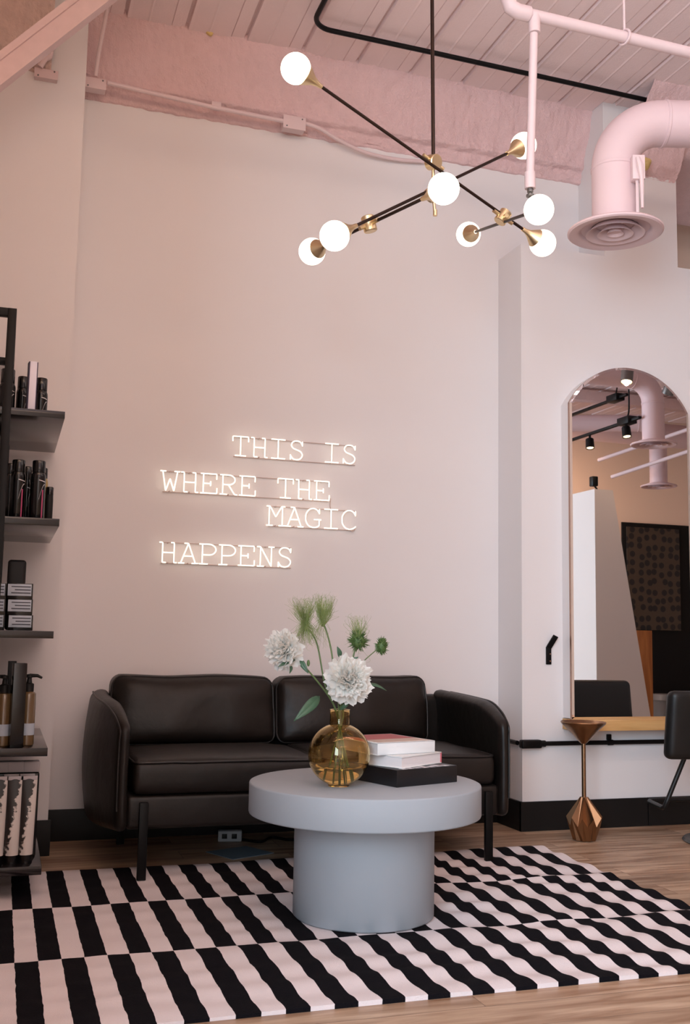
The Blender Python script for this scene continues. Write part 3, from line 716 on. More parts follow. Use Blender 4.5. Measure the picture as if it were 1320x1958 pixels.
b = BM(); add_tube(b, [Q(1.868, 3.43, 2.70), Q(1.868, 3.43, 2.685)], .012, 12); add_tube(b, [Q(1.868, 3.43, 2.675), Q(1.868, 3.43, 2.668)], .016, 12); add_tube(b, [Q(1.868, 3.43, 2.69), Q(1.868, 3.43, 2.668)], .004, 8); obj('sprinkler_head', b, STEEL, k)
hp = sp_a+(sp_b-sp_a)*.605
b = BM(); add_tube(b, [hp+Vector((0, 0, .03))-Vector((1.83, 3.37, ZD)), Q(hp.x, hp.y, ZD)], .005, 8); obj('hanger_rod', b, PINKP, k)
b = BM(); add_tube(b, [p-Vector((1.83, 3.37, ZD)) for p in arc(hp, .030, 0, 2*PI, 20, (-.2, .97, 0), (0, 0, 1))], .005, 6); obj('hanger_ring', b, PINKP, k)

# round duct with diffuser
def duct_drop(name, label, loc, ztop, rz, diff_z, length):
    """vertical drop ending in a round diffuser, elbow turning towards local +x"""
    k = thing(name, label, 'duct', (loc[0], loc[1], diff_z), rz)
    hz = ztop-diff_z; R = .215
    path = [Vector((0, 0, .035)), Vector((0, 0, hz-R))] + arc((R, 0, hz-R), R, PI, PI/2, 14)[1:] + [Vector((length, 0, hz))]
    obj('duct_pipe', add_tube(BM(), path, .1, 40), PINKM, k, smooth=60)
    for (p, ax) in ((Vector((0, 0, hz-R-.005)), Vector((0, 0, 1))), (Vector((R+.01, 0, hz)), Vector((1, 0, 0)))):
        obj('seam_ring', add_lathe(BM(), [(.1, -.008), (.1035, -.005), (.1035, .005), (.1, .008)], 40, c=p, axis=ax), PINKM, k)
    d = obj('diffuser', add_lathe(BM(), [(.101, .055), (.103, .02), (.150, .014), (.200, .010), (.207, .004), (.207, -.003), (.200, -.008), (.165, -.004), (.152, .006), (.140, .03), (.10, .04), (.10, .055)], 64), PINKM, k, smooth=40)
    for (ro, ri, zo, zi) in ((.128, .088, -.010, .030), (.078, .046, -.012, .022)):
        obj('diffuser_cone', add_lathe(BM(), [(ro, zo), (ri, zi), (ri-.004, zi+.002), (ro-.007, zo+.002)], 56, close=True), PINKM, d, smooth=40)
    obj('center_cone', add_lathe(BM(), [(0, .004), (.026, .002), (.036, -.010), (.030, .004), (0, .016)], 40), PINKM, d, smooth=40)
    for a in range(4): obj('vane', add_tube(BM(), [(.02*math.cos(a*PI/2+.4), .02*math.sin(a*PI/2+.4), .018), (.13*math.cos(a*PI/2+.4), .13*math.sin(a*PI/2+.4), .032)], .004, 6), PINKM, d)
    return k
dk = duct_drop('air_duct', 'large pink air duct elbow with round diffuser above the mirror wall', (2.479, 3.78), 3.255, -math.radians(18), 2.745, 1.6)
b = BM(); add_box(b, (.045, -.128, .19), (.10, -.080, .30), .004); add_box(b, (.062, -.112, .20), (.075, -.106, .02), .001)
obj('damper_box', b, PINKP, dk)
b = BM(); add_tube(b, [(.066, -.131, .285), (.074, -.135, .25), (.082, -.132, .19), (.085, -.125, .06)], [.010, .016, .010, .006], 8); obj('tape_tail', b, PINKP, dk)

# conduit and boxes on the foam
c = thing('wall_conduit', 'thin pink conduit running along the foam from the corner box', 'conduit', (0.32, 4.9, 3.60))
Q = lambda *a: Vector(a)-Vector((0.32, 4.9, 3.60))
obj('tube', add_tube(BM(), [at(205, 158, 4.86)-Vector((0.32, 4.9, 3.60)), at(412, 206, 4.88)-Vector((0.32, 4.9, 3.60)), at(545, 232, 4.89)-Vector((0.32, 4.9, 3.60))], .011, 10), PINKP, c)
obj('strap', add_box(BM(), at(405, 192, 4.87)-Vector((0.32, 4.9, 3.60)), at(421, 214, 4.90)-Vector((0.32, 4.9, 3.60)), .004), PINKP, c)
tag(obj('vertical_conduit', add_tube(BM(), smooth_path([at(183, 145, 4.85), at(190, 95, 4.80), at(204, 22, 4.72), at(212, -40, 4.66)], 5), .010, 10), PINKP), 'thin pink conduit rising from the corner box to the deck', 'conduit')
def jbox(label, x0, y0, x1, y1, d, mt=PINKP):
    a, c_ = at(x0, y0, d), at(x1, y1, d); k = thing('junction_box', label, 'junction box', ((a.x+c_.x)/2, d+.02, (a.z+c_.z)/2)); w, h_ = abs(c_.x-a.x)/2, abs(a.z-c_.z)/2
    obj('box_body', add_box(BM(), (-w, -.018, -h_), (w, .035, h_), .004), mt, k)
    obj('cover_plate', add_box(BM(), (-w-.002, -.022, -h_-.002), (w+.002, -.017, h_+.002), .002), mt, k)
    for s in (-1, 1): obj('screw', add_tube(BM(), [(s*w*.7, -.024, s*h_*.7), (s*w*.7, -.021, s*h_*.7)], .004, 8), STEEL, k)
    return k
jbox('pale junction box in the corner by the left pier', 163, 146, 202, 172, 4.86)
jbox('pink junction box on the foam above the neon sign', 543, 219, 584, 250, 4.88)
jbox('pink junction box high on the left pier behind the beam', 67, 129, 110, 153, 4.655)
tag(obj('loose_cable', add_tube(BM(), smooth_path([at(584, 236, 4.90), at(612, 246, 4.91), at(648, 268, 4.93), at(700, 292, 4.95), at(760, 305, 4.965), at(812, 309, 4.97)], 6), .010, 10), PINKP), 'pink cable sagging from the junction box down over the wall top', 'cable')
b = BM(); add_tube(b, smooth_path([at(76, 128, 4.645), at(86, 112, 4.64), at(96, 104, 4.64), (at(98, 60, 4.62))], 5), .014, 10); tag(obj('flexible_conduit', b, PINKP), 'short curved pink conduit above the junction box on the left pier', 'conduit')
def lump(name, label, px, py, y, r, seed):
    bm = BM(); add_ball(bm, (0, 0, 0), r, 4)
    for v in bm.verts: v.co *= 1+.45*nz(v.co.x+seed, v.co.y, v.co.z, 30)
    tag(obj(name, bm, FOAMY, loc=at(px, py, y), smooth=180), label, 'foam lump')
lump('foam_lump', 'yellowish raw foam lump stuck at the deck edge top left', 402, 61, 4.83, .024, 1)
lump('foam_lump', 'yellowish raw foam lump right of the pink duct', 1232, 312, 4.645, .034, 9)

# diagonal steel beam top left
bd = thing('steel_beam', 'pale pink painted steel beam crossing the top left corner', 'beam', (0, 4.2, 3.3))
A, B_ = at(-60, 178, 4.2), at(250, -62, 4.2); d = (B_-A).normalized(); n_ = Vector((-d.z, 0, d.x)); Ob = Vector((0, 4.2, 3.3))
def bar(w0, w1, y0, y1):
    bm = BM(); vs = []
    for P in (A-d*.6, B_+d*.6):
        for (w, y) in ((w0, y0), (w1, y0), (w1, y1), (w0, y1)): vs.append(bm.verts.new(P + n_*w + Vector((0, y, 0)) - Ob))
    for q in ((0, 1, 2, 3), (7, 6, 5, 4), (0, 4, 5, 1), (1, 5, 6, 2), (2, 6, 7, 3), (3, 7, 4, 0)): bm.faces.new([vs[i] for i in q])
    return bm
obj('web', bar(-.050, .022, 0, .06), BEAMP, bd); obj('flange', bar(.022, .050, -.012, .06), BEAMP, bd)

# ------------------------------------------------------------------ shelf unit on the left
FY, BY, SXR = 3.88, 4.66, 0.179
def zf(py, px=110): return at(px, py, FY).z
su = thing('retail_shelf_unit', 'black metal shelving unit with boards against the left pier', 'shelf', (-0.1, 4.25, 0))
Q3 = lambda a, c: (Vector(a)-Vector((-.1, 4.25, 0)), Vector(c)-Vector((-.1, 4.25, 0)))
shz = []
for (pt, pb, pxr) in ((787, 800.5, 124), (992, 1006.5, 113), (1207, 1221, 102), (1430, 1446, 90), (1656, 1673, 77)):
    zt, zb = zf(pt, pxr), zf(pb, pxr); shz.append(zt)
    a, c_ = Q3((-0.95, FY, zb), (SXR, BY, zt)); obj('shelf_board', add_box(BM(), a, c_, .0015), SHELFM, su)
px0, px1 = -.042, -.011; zt = zf(590, 25)
for (y0, y1) in ((FY-.004, FY+.026), (BY-.05, BY-.02)):
    for x in (0, -.80):
        a, c_ = Q3((px0+x, y0-.002, 0.0), (px1+x, y1-.002, zt)); obj('post', add_box(BM(), a, c_, .0015), BLACKM, su)
    a, c_ = Q3((px0-.80, y0, zt-.03), (px1, y1, zt)); obj('rail', add_box(BM(), a, c_, .0015), BLACKM, su)
for x in (px0, px0-.80):
    a, c_ = Q3((x, FY, zt-.03), (x+.031, BY-.02, zt)); obj('rail', add_box(BM(), a, c_, .0015), BLACKM, su)
# stock on the shelves
def spray_can(label, px, y, sh, r, h, caph, group=None, band=SILVERL, stripe=None, name='spray_can', capr=.86, mt=BOTTLE):
    x = at(px, 1000, y).x if isinstance(px, int) else px
    z = shz[sh]; k = thing(name, label, 'bottle', (x, y, z+.0005), 0, group)
    hb = h-caph
    obj('can_body', add_lathe(BM(), [(0, 0), (r-.002, 0), (r, .003), (r, hb-.02), (r*.97, hb-.012), (r*capr*.95, hb-.001), (0, hb)], 32), mt, k)
    obj('cap', add_lathe(BM(), [(0, hb), (r*capr, hb), (r*capr, h-.003), (r*capr-.002, h), (0, h)], 32), BOTTLE, k)
    if band:
        b = BM()
        def ribbon(pts, w):
            g = []
            for (a, z_) in pts:
                g.append([b.verts.new((r*1.012*math.cos(a), r*1.012*math.sin(a), z_-w)), b.verts.new((r*1.012*math.cos(a), r*1.012*math.sin(a), z_+w))])
            for i in range(len(g)-1): b.faces.new([g[i][0], g[i+1][0], g[i+1][1], g[i][1]])
        ribbon([(-PI/2+.05+.11*i, hb-.030-.0006*i) for i in range(10)], .0016)
        obj('printed_mark', b, band, k); b = BM()
        ribbon([(-PI/2+.95-.1*i, hb-.045-.0009*i*i) for i in range(9)], .0018)
        obj('printed_mark', b, band, k)
        if stripe:
            b = BM(); a0 = -PI/2+.55
            ribbon2 = []
            for z_ in (.002, hb*.62):
                ribbon2.append([b.verts.new((r*1.011*math.cos(a), r*1.011*math.sin(a), z_)) for a in (a0, a0+.1, a0+.2)])
            for i in range(2): b.faces.new([ribbon2[0][i], ribbon2[0][i+1], ribbon2[1][i+1], ribbon2[1][i]])
            obj('printed_stripe', b, stripe, k)
    return k
def X(px, py, y): return at(px, py, y).x
spray_can('black round bottle on the top shelf behind the white carton', X(43, 760, 4.06), 4.06, 0, .024, .158, .046, 'bottles on the top shelf')['label'] = 'black round bottle left of the white carton on the top shelf'
spray_can('black round bottle on the top shelf right of the white carton', X(78, 760, 4.05), 4.05, 0, .026, .156, .048)['label'] = 'black bottle with silver mark right of the white carton'
spray_can('black bottle behind the metal post on the top shelf', X(13, 760, 4.02), 4.02, 0, .030, .172, .052)
k = thing('slim_carton', 'slim upright white carton at the front of the top shelf', 'carton', (X(59, 780, 3.925), 3.925, shz[0]+.0005), math.radians(8))
obj('carton_body', add_box(BM(), (-.0165, -.012, 0), (.0165, .02, .185), .001), mat('dark_lilac_side', L(60, 52, 78), .5), k)
obj('front_panel', add_box(BM(), (-.0125, -.0135, .001), (.0125, -.0118, .186), .0005), LILAC, k)
spray_can('tall black spray can, left of the two on the second shelf', X(31, 980, 3.94), 3.94, 1, .0275, .215, .044, None, SILVERL, PINKL)
spray_can('tall black spray can with pink print, right of the two on the second shelf', X(70, 980, 3.94), 3.94, 1, .0275, .217, .044, None, SILVERL, PINKL)
spray_can('black can standing behind the left spray can', X(16, 980, 4.04), 4.04, 1, .024, .215, .04)
spray_can('narrow black can half hidden between the two spray cans', X(49, 980, 4.02), 4.02, 1, .018, .205, .05, None, CARTON)
spray_can('gold striped can peeking out behind the right spray can', X(78, 980, 4.03), 4.03, 1, .021, .205, .04, None, GOLDL, GOLDL, mt=GOLDL)
spray_can('short dark brown tube at the right end of the second shelf', X(93, 980, 4.0), 4.0, 1, .0145, .130, .03, None, None, capr=1.0, mt=BOTTLEM, name='dark_tube')
k = thing('rounded_black_tin', 'tall rounded dark tin behind the carton stack on the third shelf', 'tin', (X(26, 1200, 4.06), 4.06, shz[2]+.0005))
obj('tin_body', add_soft(BM(), (.066, .066, .262), .012, (4, 4, 6), lambda p: p+Vector((0, 0, .131))), BOTTLEM, k)
def carton(label, px0, px1, y, z, h, rz=0.0, w=None, lines=3):
    x0, x1 = X(px0, 1150, y), X(px1, 1150, y)
    k = thing('small_carton', label, 'carton', ((x0+x1)/2, y, z), rz, None); w2 = (x1-x0)/2
    obj('carton_body', add_box(BM(), (-w2, 0, 0), (w2, .09, h), .001), BOTTLE, k)
    obj('label_panel', add_box(BM(), (-w2+.001, -.0012, h*.20), (w2-.005, .0005, h*.95), .0003), CARTON, k)
    b = BM()
    for i in range(lines): add_box(b, (-w2*.7+.012*(i % 2), -.0018, h*(.82-.2*i)), (w2-.008, -.0011, h*(.75-.2*i)))
    obj('printed_text', b, GREYTXT, k)
zz = shz[2]+.0005; hs = .0565
carton('dark carton with grey label, bottom of the stack of three', 18, 65, 3.93, zz, hs, .02)
carton('dark carton with grey label, middle of the stack of three', 15, 63, 3.935, zz+hs+.0005, hs, .01)
carton('dark carton with grey label, top of the stack of three', 13, 62, 3.94, zz+2*hs+.001, hs, 0)
for i, nm in enumerate(('bottom', 'middle', 'top')):
    carton('dark carton of the left stack on the third shelf, %s one' % nm, -42, 11, 3.955, zz+i*(hs+.0005), hs, .0)
def pump(label, px, y, sh, r, h, turn):
    k = thing('pump_bottle', label, 'bottle', (X(px, 1400, y), y, shz[sh]+.0005))
    obj('bottle_body', add_lathe(BM(), [(0, 0), (r-.003, 0), (r, .004), (r, h-.006), (r-.004, h), (.012, h+.004), (0, h+.004)], 32), AMBERL, k)
    obj('label_band', add_lathe(BM(), [(r*1.01, h*.2), (r*1.01, h*.42)], 32), CARTON, k, smooth=40)
    b = BM(); add_lathe(b, [(0, h+.002), (.017, h+.002), (.017, h+.03), (.010, h+.034), (.008, h+.052), (.014, h+.054), (.014, h+.064), (0, h+.066)], 24)
    d = Vector((math.cos(turn), math.sin(turn), 0)); add_tube(b, [Vector((0, 0, h+.060)), d*.028+Vector((0, 0, h+.060)), d*.045+Vector((0, 0, h+.052))], [.007, .006, .004], 8)
    obj('pump_head', b, BOTTLEM, k)
pump('amber pump bottle right of the black carton on the fourth shelf', 51, 3.97, 3, .026, .190, -.25)
pump('amber pump bottle left of the black carton on the fourth shelf', 4, 3.96, 3, .030, .186, 2.9)
k = thing('tall_black_carton', 'tall glossy black carton at the front of the fourth shelf', 'carton', (X(30, 1430, 3.915), 3.915, shz[3]+.0005), math.radians(10))
obj('carton_body', add_box(BM(), (-.023, -.012, 0), (.023, .03, .296), .001), BOTTLE, k)
k = thing('slim_black_carton', 'slim black carton behind the tall carton on the fourth shelf', 'carton', (X(14, 1430, 4.03), 4.03, shz[3]+.0005), 0)
obj('carton_body', add_box(BM(), (-.014, -.012, 0), (.016, .02, .300), .001), BOTTLEM, k)
def floral_mat():
    m = bpy.data.materials.new('floral_tube_print'); m.use_nodes = True; nt = m.node_tree; b = nt.nodes['Principled BSDF']; b.inputs['Roughness'].default_value = .4
    tc = nt.nodes.new('ShaderNodeTexCoord'); sx = nt.nodes.new('ShaderNodeSeparateXYZ'); nt.links.new(tc.outputs['Generated'], sx.inputs[0])
    n = nt.nodes.new('ShaderNodeTexNoise'); n.inputs['Scale'].default_value = 9; n.inputs['Detail'].default_value = 6; nt.links.new(tc.outputs['Object'], n.inputs['Vector']); n.inputs['Scale'].default_value = 55
    v = nt.nodes.new('ShaderNodeMath'); v.operation = 'MULTIPLY_ADD'; v.inputs[1].default_value = 1.0; nt.links.new(sx.outputs['X'], v.inputs[0])
    w = nt.nodes.new('ShaderNodeMath'); w.operation = 'MULTIPLY_ADD'; w.inputs[1].default_value = .9; w.inputs[2].default_value = -.55; nt.links.new(n.outputs[0], w.inputs[0]); nt.links.new(w.outputs[0], v.inputs[2])
    z = nt.nodes.new('ShaderNodeMath'); z.operation = 'MULTIPLY_ADD'; z.inputs[1].default_value = -.62; nt.links.new(sx.outputs['Z'], z.inputs[0]); nt.links.new(v.outputs[0], z.inputs[2])
    r = nt.nodes.new('ShaderNodeValToRGB'); r.color_ramp.elements[0].position = .04; r.color_ramp.elements[1].position = .12; r.color_ramp.elements[0].color = L(38, 33, 32); r.color_ramp.elements[1].color = L(206, 196, 190)
    nt.links.new(z.outputs[0], r.inputs[0]); nt.links.new(r.outputs[0], b.inputs['Base Color']); return m
FLOR = floral_mat()
def sq_tube(label, px, y):
    k = thing('floral_tube', label, 'tube', (X(px, 1640, y), y, shz[4]+.0005))
    obj('foot_cap', add_lathe(BM(), [(0, 0), (.024, 0), (.024, .030), (0, .030)], 32), BOTTLE, k)
    b = BM(); n = 32; rings = []
    for i in range(9):
        t = i/8; z = .03+.262*t; ry = .024*(1-t**1.5)+.0035*t; rx = .0245+.004*t
        rings.append([b.verts.new((rx*math.cos(2*PI*j/n), ry*math.sin(2*PI*j/n), z)) for j in range(n)])
    for i in range(8):
        for j in range(n): b.faces.new([rings[i][j], rings[i][(j+1) % n], rings[i+1][(j+1) % n], rings[i+1][j]])
    b.faces.new(rings[-1]); b.faces.new(rings[0]); obj('tube_body', b, FLOR, k, smooth=50)
    obj('crimped_end', add_box(BM(), (-.0285, -.0035, .288), (.0285, .0035, .302), .001), GREYCAP, k)
sq_tube('floral printed tube, rightmost in the front row on the bottom shelf', 48, 3.945)
sq_tube('floral printed tube, second from right in the front row on the bottom shelf', 21, 3.945)
sq_tube('floral printed tube at the photo edge in the front row on the bottom shelf', -8, 3.945)
sq_tube('floral printed tube behind the rightmost front tube', 43, 4.005)
sq_tube('floral printed tube behind the second front tube', 15, 4.005)
def back_bottle(label, px, y):
    k = thing('capped_bottle', label, 'bottle', (X(px, 1640, y), y, shz[4]+.0005))
    obj('bottle_body', add_soft(BM(), (.058, .05, .30), .006, (2, 2, 2), lambda p: p+Vector((0, 0, .15))), BOTTLE, k)
    obj('cap', add_soft(BM(), (.060, .052, .04), .006, (2, 2, 2), lambda p: p+Vector((0, 0, .321))), GREYCAP, k)
back_bottle('black bottle with grey cap at the back right of the bottom shelf', 51, 4.07)
back_bottle('black bottle with grey cap, second from right at the back of the bottom shelf', 21, 4.07)
back_bottle('black bottle with grey cap at the photo edge at the back of the bottom shelf', -9, 4.07)

# ------------------------------------------------------------------ right side: hook, conduit, mirror, ledge, stand, chair
hk = thing('wall_hook', 'bent black wall hook with copper screws on the white pier', 'hook', (2.672, 4.735, 0.87))
b = BM(); w = .014
add_box(b, (-w, -.010, -.045), (w, 0, .045), .0015)
t = Matrix.Translation((0, -.006, .040)) @ Matrix.Rotation(math.radians(24), 4, 'Y') @ Matrix.Rotation(math.radians(22), 4, 'X')
add_box(b, (-w, -.005, 0), (w, .005, .072), .0015, mtx=t); obj('hook_plate', b, BLACKM, hk)
for z in (-.028, .008): obj('screw', add_lathe(BM(), [(0, 0), (.005, 0), (.004, .003), (0, .0035)], 16, c=(.006, -.010, z), axis=(0, -1, 0)), COPPER, hk)
bc = thing('wall_conduit', 'black conduit with corner fitting running low around the white pier', 'conduit', (2.6, 4.72, .43))
Q = lambda *a: Vector(a)-Vector((2.6, 4.72, .43))
obj('tube', add_tube(BM(), [Q(2.60, 4.717, .429), Q(5.0, 4.717, .429)], .0115, 12), BLACKM, bc)
obj('tube', add_tube(BM(), [Q(2.503, 4.93, .432), Q(2.503, 4.75, .431)], .0115, 12), BLACKM, bc)
obj('corner_fitting', add_soft(BM(), (.115, .042, .042), .010, (3, 2, 2), lambda p: Q(2.555+p.x, 4.708+p.y, .429+p.z)), BLACKM, bc)
obj('fitting_collar', add_tube(BM(), [Q(2.605, 4.715, .429), Q(2.64, 4.715, .429)], .0165, 12), BLACKM, bc)
for x in (3.022, 4.2): obj('strap', add_tube(BM(), [Q(x-.014, 4.717, .429), Q(x+.014, 4.717, .429)], .0145, 12), BLACKM, bc); 
b = BM(); add_box(b, Q(3.008, 4.722, .44), Q(3.034, 4.735, .470), .003); obj('strap_tab', b, BLACKM, bc)

YM = 4.64
MXL, MXR, MZ0, MZS, MZT = 2.753, 3.487, 0.553, 2.185, 2.405
hw = (MXR-MXL)/2; rise = MZT-MZS; RA = (hw*hw+rise*rise)/(2*rise); MCX = (MXL+MXR)/2; MCZ = MZT-RA; aa = math.asin(hw/RA)
def arch(inset, k=40):
    h_ = hw-inset; r_ = RA-inset; a_ = math.asin(h_/r_)
    return [(MCX-h_, MZ0+inset), (MCX+h_, MZ0+inset)] + [(MCX+r_*math.sin(a_-2*a_*i/k), MCZ+r_*math.cos(a_-2*a_*i/k)) for i in range(k+1)]
mr = thing('arched_mirror', 'tall arched frameless wall mirror standing on the wooden ledge', 'mirror', (MCX, 4.735, MZ0))
Om = Vector((MCX, 4.735, MZ0))
def prism(out, y0, y1, inner=None):
    bm = BM(); A = [bm.verts.new(Vector((x, y0, z))-Om) for x, z in out]; B2 = [bm.verts.new(Vector((x, y1, z))-Om) for x, z in out]
    n = len(out)
    for i in range(n): bm.faces.new([A[i], A[(i+1) % n], B2[(i+1) % n], B2[i]])
    bm.faces.new(A); bm.faces.new(B2); return bm
obj('backing_box', prism([(x, z) for x, z in arch(.004)], 4.735, YM+.018), PAINT, mr)
obj('mirror_edge', prism(arch(0), YM+.018, YM+.0012), COPPER, mr, smooth=20)
o1, o2 = arch(0.0), arch(.013)
bm = BM(); A = [bm.verts.new(Vector((x, YM+.001, z))-Om) for x, z in o1]; B2 = [bm.verts.new(Vector((x, YM-.0015, z))-Om) for x, z in o2]
for i in range(len(A)): bm.faces.new([A[i], A[(i+1) % len(A)], B2[(i+1) % len(A)], B2[i]])
obj('bevel', bm, MIRROR, mr, smooth=0)
bm = BM(); bm.faces.new([bm.verts.new(Vector((x, YM-.0015, z))-Om) for x, z in o2]); obj('mirror_glass', bm, MIRROR, mr, smooth=0)
tag(obj('wooden_ledge', add_box(BM(), (2.752, 4.60, 0.499), (4.1, 4.735, 0.5525), .002), OAK), 'light wood ledge shelf fixed below the arched mirror', 'ledge')

ash = thing('pedestal_stand', 'bronze pedestal stand with funnel top and faceted base on the floor', 'stand', (2.705, 4.456, 0))
obj('funnel_bowl', add_lathe(BM(), [(.012, .455), (.020, .462), (.045, .490), (.085, .530), (.104, .548), (.109, .556), (.107, .560), (.100, .556), (.07, .530), (.04, .505), (0, .495)], 64), BRONZE, ash, smooth=50)
obj('pole', add_tube(BM(), [(0, 0, .195), (0, 0, .462)], .0105, 20), BRONZE, ash)
b = BM(); n = 10
Tt = [b.verts.new((.020*math.cos(2*PI*j/n), .020*math.sin(2*PI*j/n), .203)) for j in range(n)]
Mu = [b.verts.new((.076*math.cos(2*PI*(j+.5)/n), .076*math.sin(2*PI*(j+.5)/n), .072)) for j in range(n)]
Mo = [b.verts.new((.087*math.cos(2*PI*j/n), .087*math.sin(2*PI*j/n), .112)) for j in range(n)]
Lo = [b.verts.new((.056*math.cos(2*PI*j/n), .056*math.sin(2*PI*j/n), .004)) for j in range(n)]
Li = [b.verts.new((.045*math.cos(2*PI*(j+.5)/n), .045*math.sin(2*PI*(j+.5)/n), .004)) for j in range(n)]
Ti = [b.verts.new((.016*math.cos(2*PI*(j+.5)/n), .016*math.sin(2*PI*(j+.5)/n), .203)) for j in range(n)]
for j in range(n):
    k2 = (j+1) % n
    b.faces.new([Tt[j], Mo[j], Mu[j], Ti[j]]); b.faces.new([Ti[j], Mu[j], Mo[k2], Tt[k2]])
    b.faces.new([Mo[j], Lo[j], Li[j], Mu[j]]); b.faces.new([Mu[j], Li[j], Lo[k2], Mo[k2]])
b.faces.new([v for j in range(n) for v in (Tt[j], Ti[j])]); b.faces.new([v for j in range(n) for v in (Lo[j], Li[j])])
o = obj('faceted_base', b, BRONZE, ash, smooth=0); o.rotation_euler = (0, 0, .3)

# salon chair facing the mirror
cx_, cy_ = 3.19, 4.22
sc_ = thing('salon_chair', 'black leather salon chair facing the arched mirror at right edge', 'chair', (cx_, cy_, 0))
def wb(p):                                    # curved barrel back
    y = -.10 + p.y - .03*(1-(p.x/.25)**2) ; return Vector((p.x, y-.02*(p.z/.17), .570+p.z))
obj('backrest', add_soft(BM(), (.502, .065, .315), .03, (10, 2, 6), wb), BLADE, sc_, smooth=60)
obj('seat', add_soft(BM(), (.37, .24, .10), .035, (8, 8, 2), lambda p: Vector((.125+p.x, .03+p.y, .47+p.z))), BLADE, sc_, smooth=60)
obj('column', add_tube(BM(), [(.18, .04, .03), (.18, .04, .43)], .035, 24), STEEL, sc_)
obj('base', add_lathe(BM(), [(0, 0), (.215, 0), (.22, .006), (.21, .016), (.06, .03), (.04, .04), (0, .04)], 48, c=(.18, .02, 0)), STEEL, sc_)
b = BM(); ft = lambda *a: Vector(a)-Vector((cx_, cy_, 0))
add_tube(b, [ft(3.20, 4.34, .40), ft(3.112, 4.365, .19), ft(3.098, 4.370, .158), ft(3.10, 4.39, .150), ft(3.15, 4.57, .150), ft(3.165, 4.588, .150), ft(3.185, 4.592, .150), ft(3.50, 4.60, .150), ft(3.53, 4.57, .150), ft(3.53, 4.39, .150), ft(3.53, 4.37, .158), ft(3.44, 4.34, .40)], .0115, 12)
obj('footrest', b, BLADE, sc_, smooth=60)

# ------------------------------------------------------------------ the room behind the camera (seen in the mirror)
def mir(px, py, yv):
    p = at(px, py, yv); return Vector((p.x, 2*YM-yv, p.z))
tl, tr_, br = mir(1137, 935, 7.4), mir(1172, 940, 7.4), mir(1245, 1375, 7.4)
xb = br.x + (br.x-tr_.x)*(br.z/(tr_.z-br.z))
st = thing('mirror_station', 'white free-standing styling station with slanted side, seen in the mirror', 'station', (tl.x, tl.y, 0))
bm = BM(); prof = [(0, 0), (xb-tl.x, 0), (tr_.x-tl.x, tl.z), (0, tl.z)]
A = [bm.verts.new((x, 0, z)) for x, z in prof]; B2 = [bm.verts.new((x, -.5, z)) for x, z in prof]
for i in range(4): bm.faces.new([A[i], A[(i+1) % 4], B2[(i+1) % 4], B2[i]])
bm.faces.new(A); bm.faces.new(B2); obj('tapered_panel', bm, mat('station_white', L(214, 206, 202), 0.6), st)
p = mir(1134, 930, 7.6)
cl = thing('clip_lamp', 'small black clip lamp on top of the white station, seen in mirror', 'lamp', (p.x+.05, p.y, tl.z))
obj('neck', add_tube(BM(), smooth_path([(0, 0, 0), (-.01, 0, .03), (-.035, 0, .06)], 4), .008, 8), BLACKM, cl); obj('head', add_box(BM(), (-.07, -.03, .055), (-.015, .03, .14), .008), BLACKM, cl)
wl_, wr_ = mir(1205, 1205, 8.0), mir(1247, 1205, 8.0)
tag(obj('wood_partition', add_box(BM(), (wl_.x, wl_.y-.05, 0), (wr_.x, wl_.y, wl_.z), .002), OAK2), 'orange wood partition end behind the white station, seen in mirror', 'partition')
pn = mir(1190, 998, 11.75); dt = mir(1306, 1206, 11.7)
def dots_mat():
    m = bpy.data.materials.new('dotted_screen'); m.use_nodes = True; nt = m.node_tree; b = nt.nodes['Principled BSDF']; b.inputs['Roughness'].default_value = .6
    tc = nt.nodes.new('ShaderNodeTexCoord'); v = nt.nodes.new('ShaderNodeTexVoronoi'); v.voronoi_dimensions = '2D'; v.inputs['Scale'].default_value = 8.5; v.inputs['Randomness'].default_value = .5
    mp = nt.nodes.new('ShaderNodeMapping'); mp.inputs['Rotation'].default_value = (PI/2, 0, 0); nt.links.new(tc.outputs['Object'], mp.inputs[0]); nt.links.new(mp.outputs[0], v.inputs['Vector'])
    r = nt.nodes.new('ShaderNodeValToRGB'); r.color_ramp.elements[0].position = .33; r.color_ramp.elements[1].position = .36
    r.color_ramp.elements[0].color = L(14, 12, 12); r.color_ramp.elements[1].color = L(64, 50, 38); nt.links.new(v.outputs['Distance'], r.inputs[0]); nt.links.new(r.outputs[0], b.inputs['Base Color']); return m
bw = thing('black_partition', 'black rear partition with dotted screen, seen in the mirror', 'partition', (pn.x, YR, 0))
obj('panel', add_box(BM(), (0, 0, 0), (2.6, .03, pn.z), .004), mat('matt_black', L(14, 12, 12), .7, spec=.2), bw)
obj('dotted_screen', add_box(BM(), (.06, .03, dt.z), (dt.x-pn.x, .045, pn.z-.06)), dots_mat(), bw)
db = mir(1265, 1350, 11.2)
tag(obj('wash_basin', add_lathe(BM(), [(0, 0), (.16, 0), (.19, db.z+.05), (.21, db.z+.08), (.18, db.z+.08), (.15, .3), (0, .3)], 32, c=(db.x+.05, db.y, 0)), mat('basin_grey', L(96, 88, 84), .4)), 'grey wash basin beside the wood partition, seen in the mirror', 'basin')
d1 = mir(1250, 850, 7.9); d2 = mir(1260, 930, 10.1)
duct_drop('air_duct', 'pink air duct with diffuser, nearer one reflected in the mirror', (d1.x, d1.y), d1.z+.60, math.radians(180), d1.z, 3.0)
duct_drop('air_duct', 'pink air duct with diffuser, farther one reflected in the mirror', (d2.x, d2.y), d2.z+.75, math.radians(205), d2.z, 1.0)
hd = mir(1150, 822, 11.0)
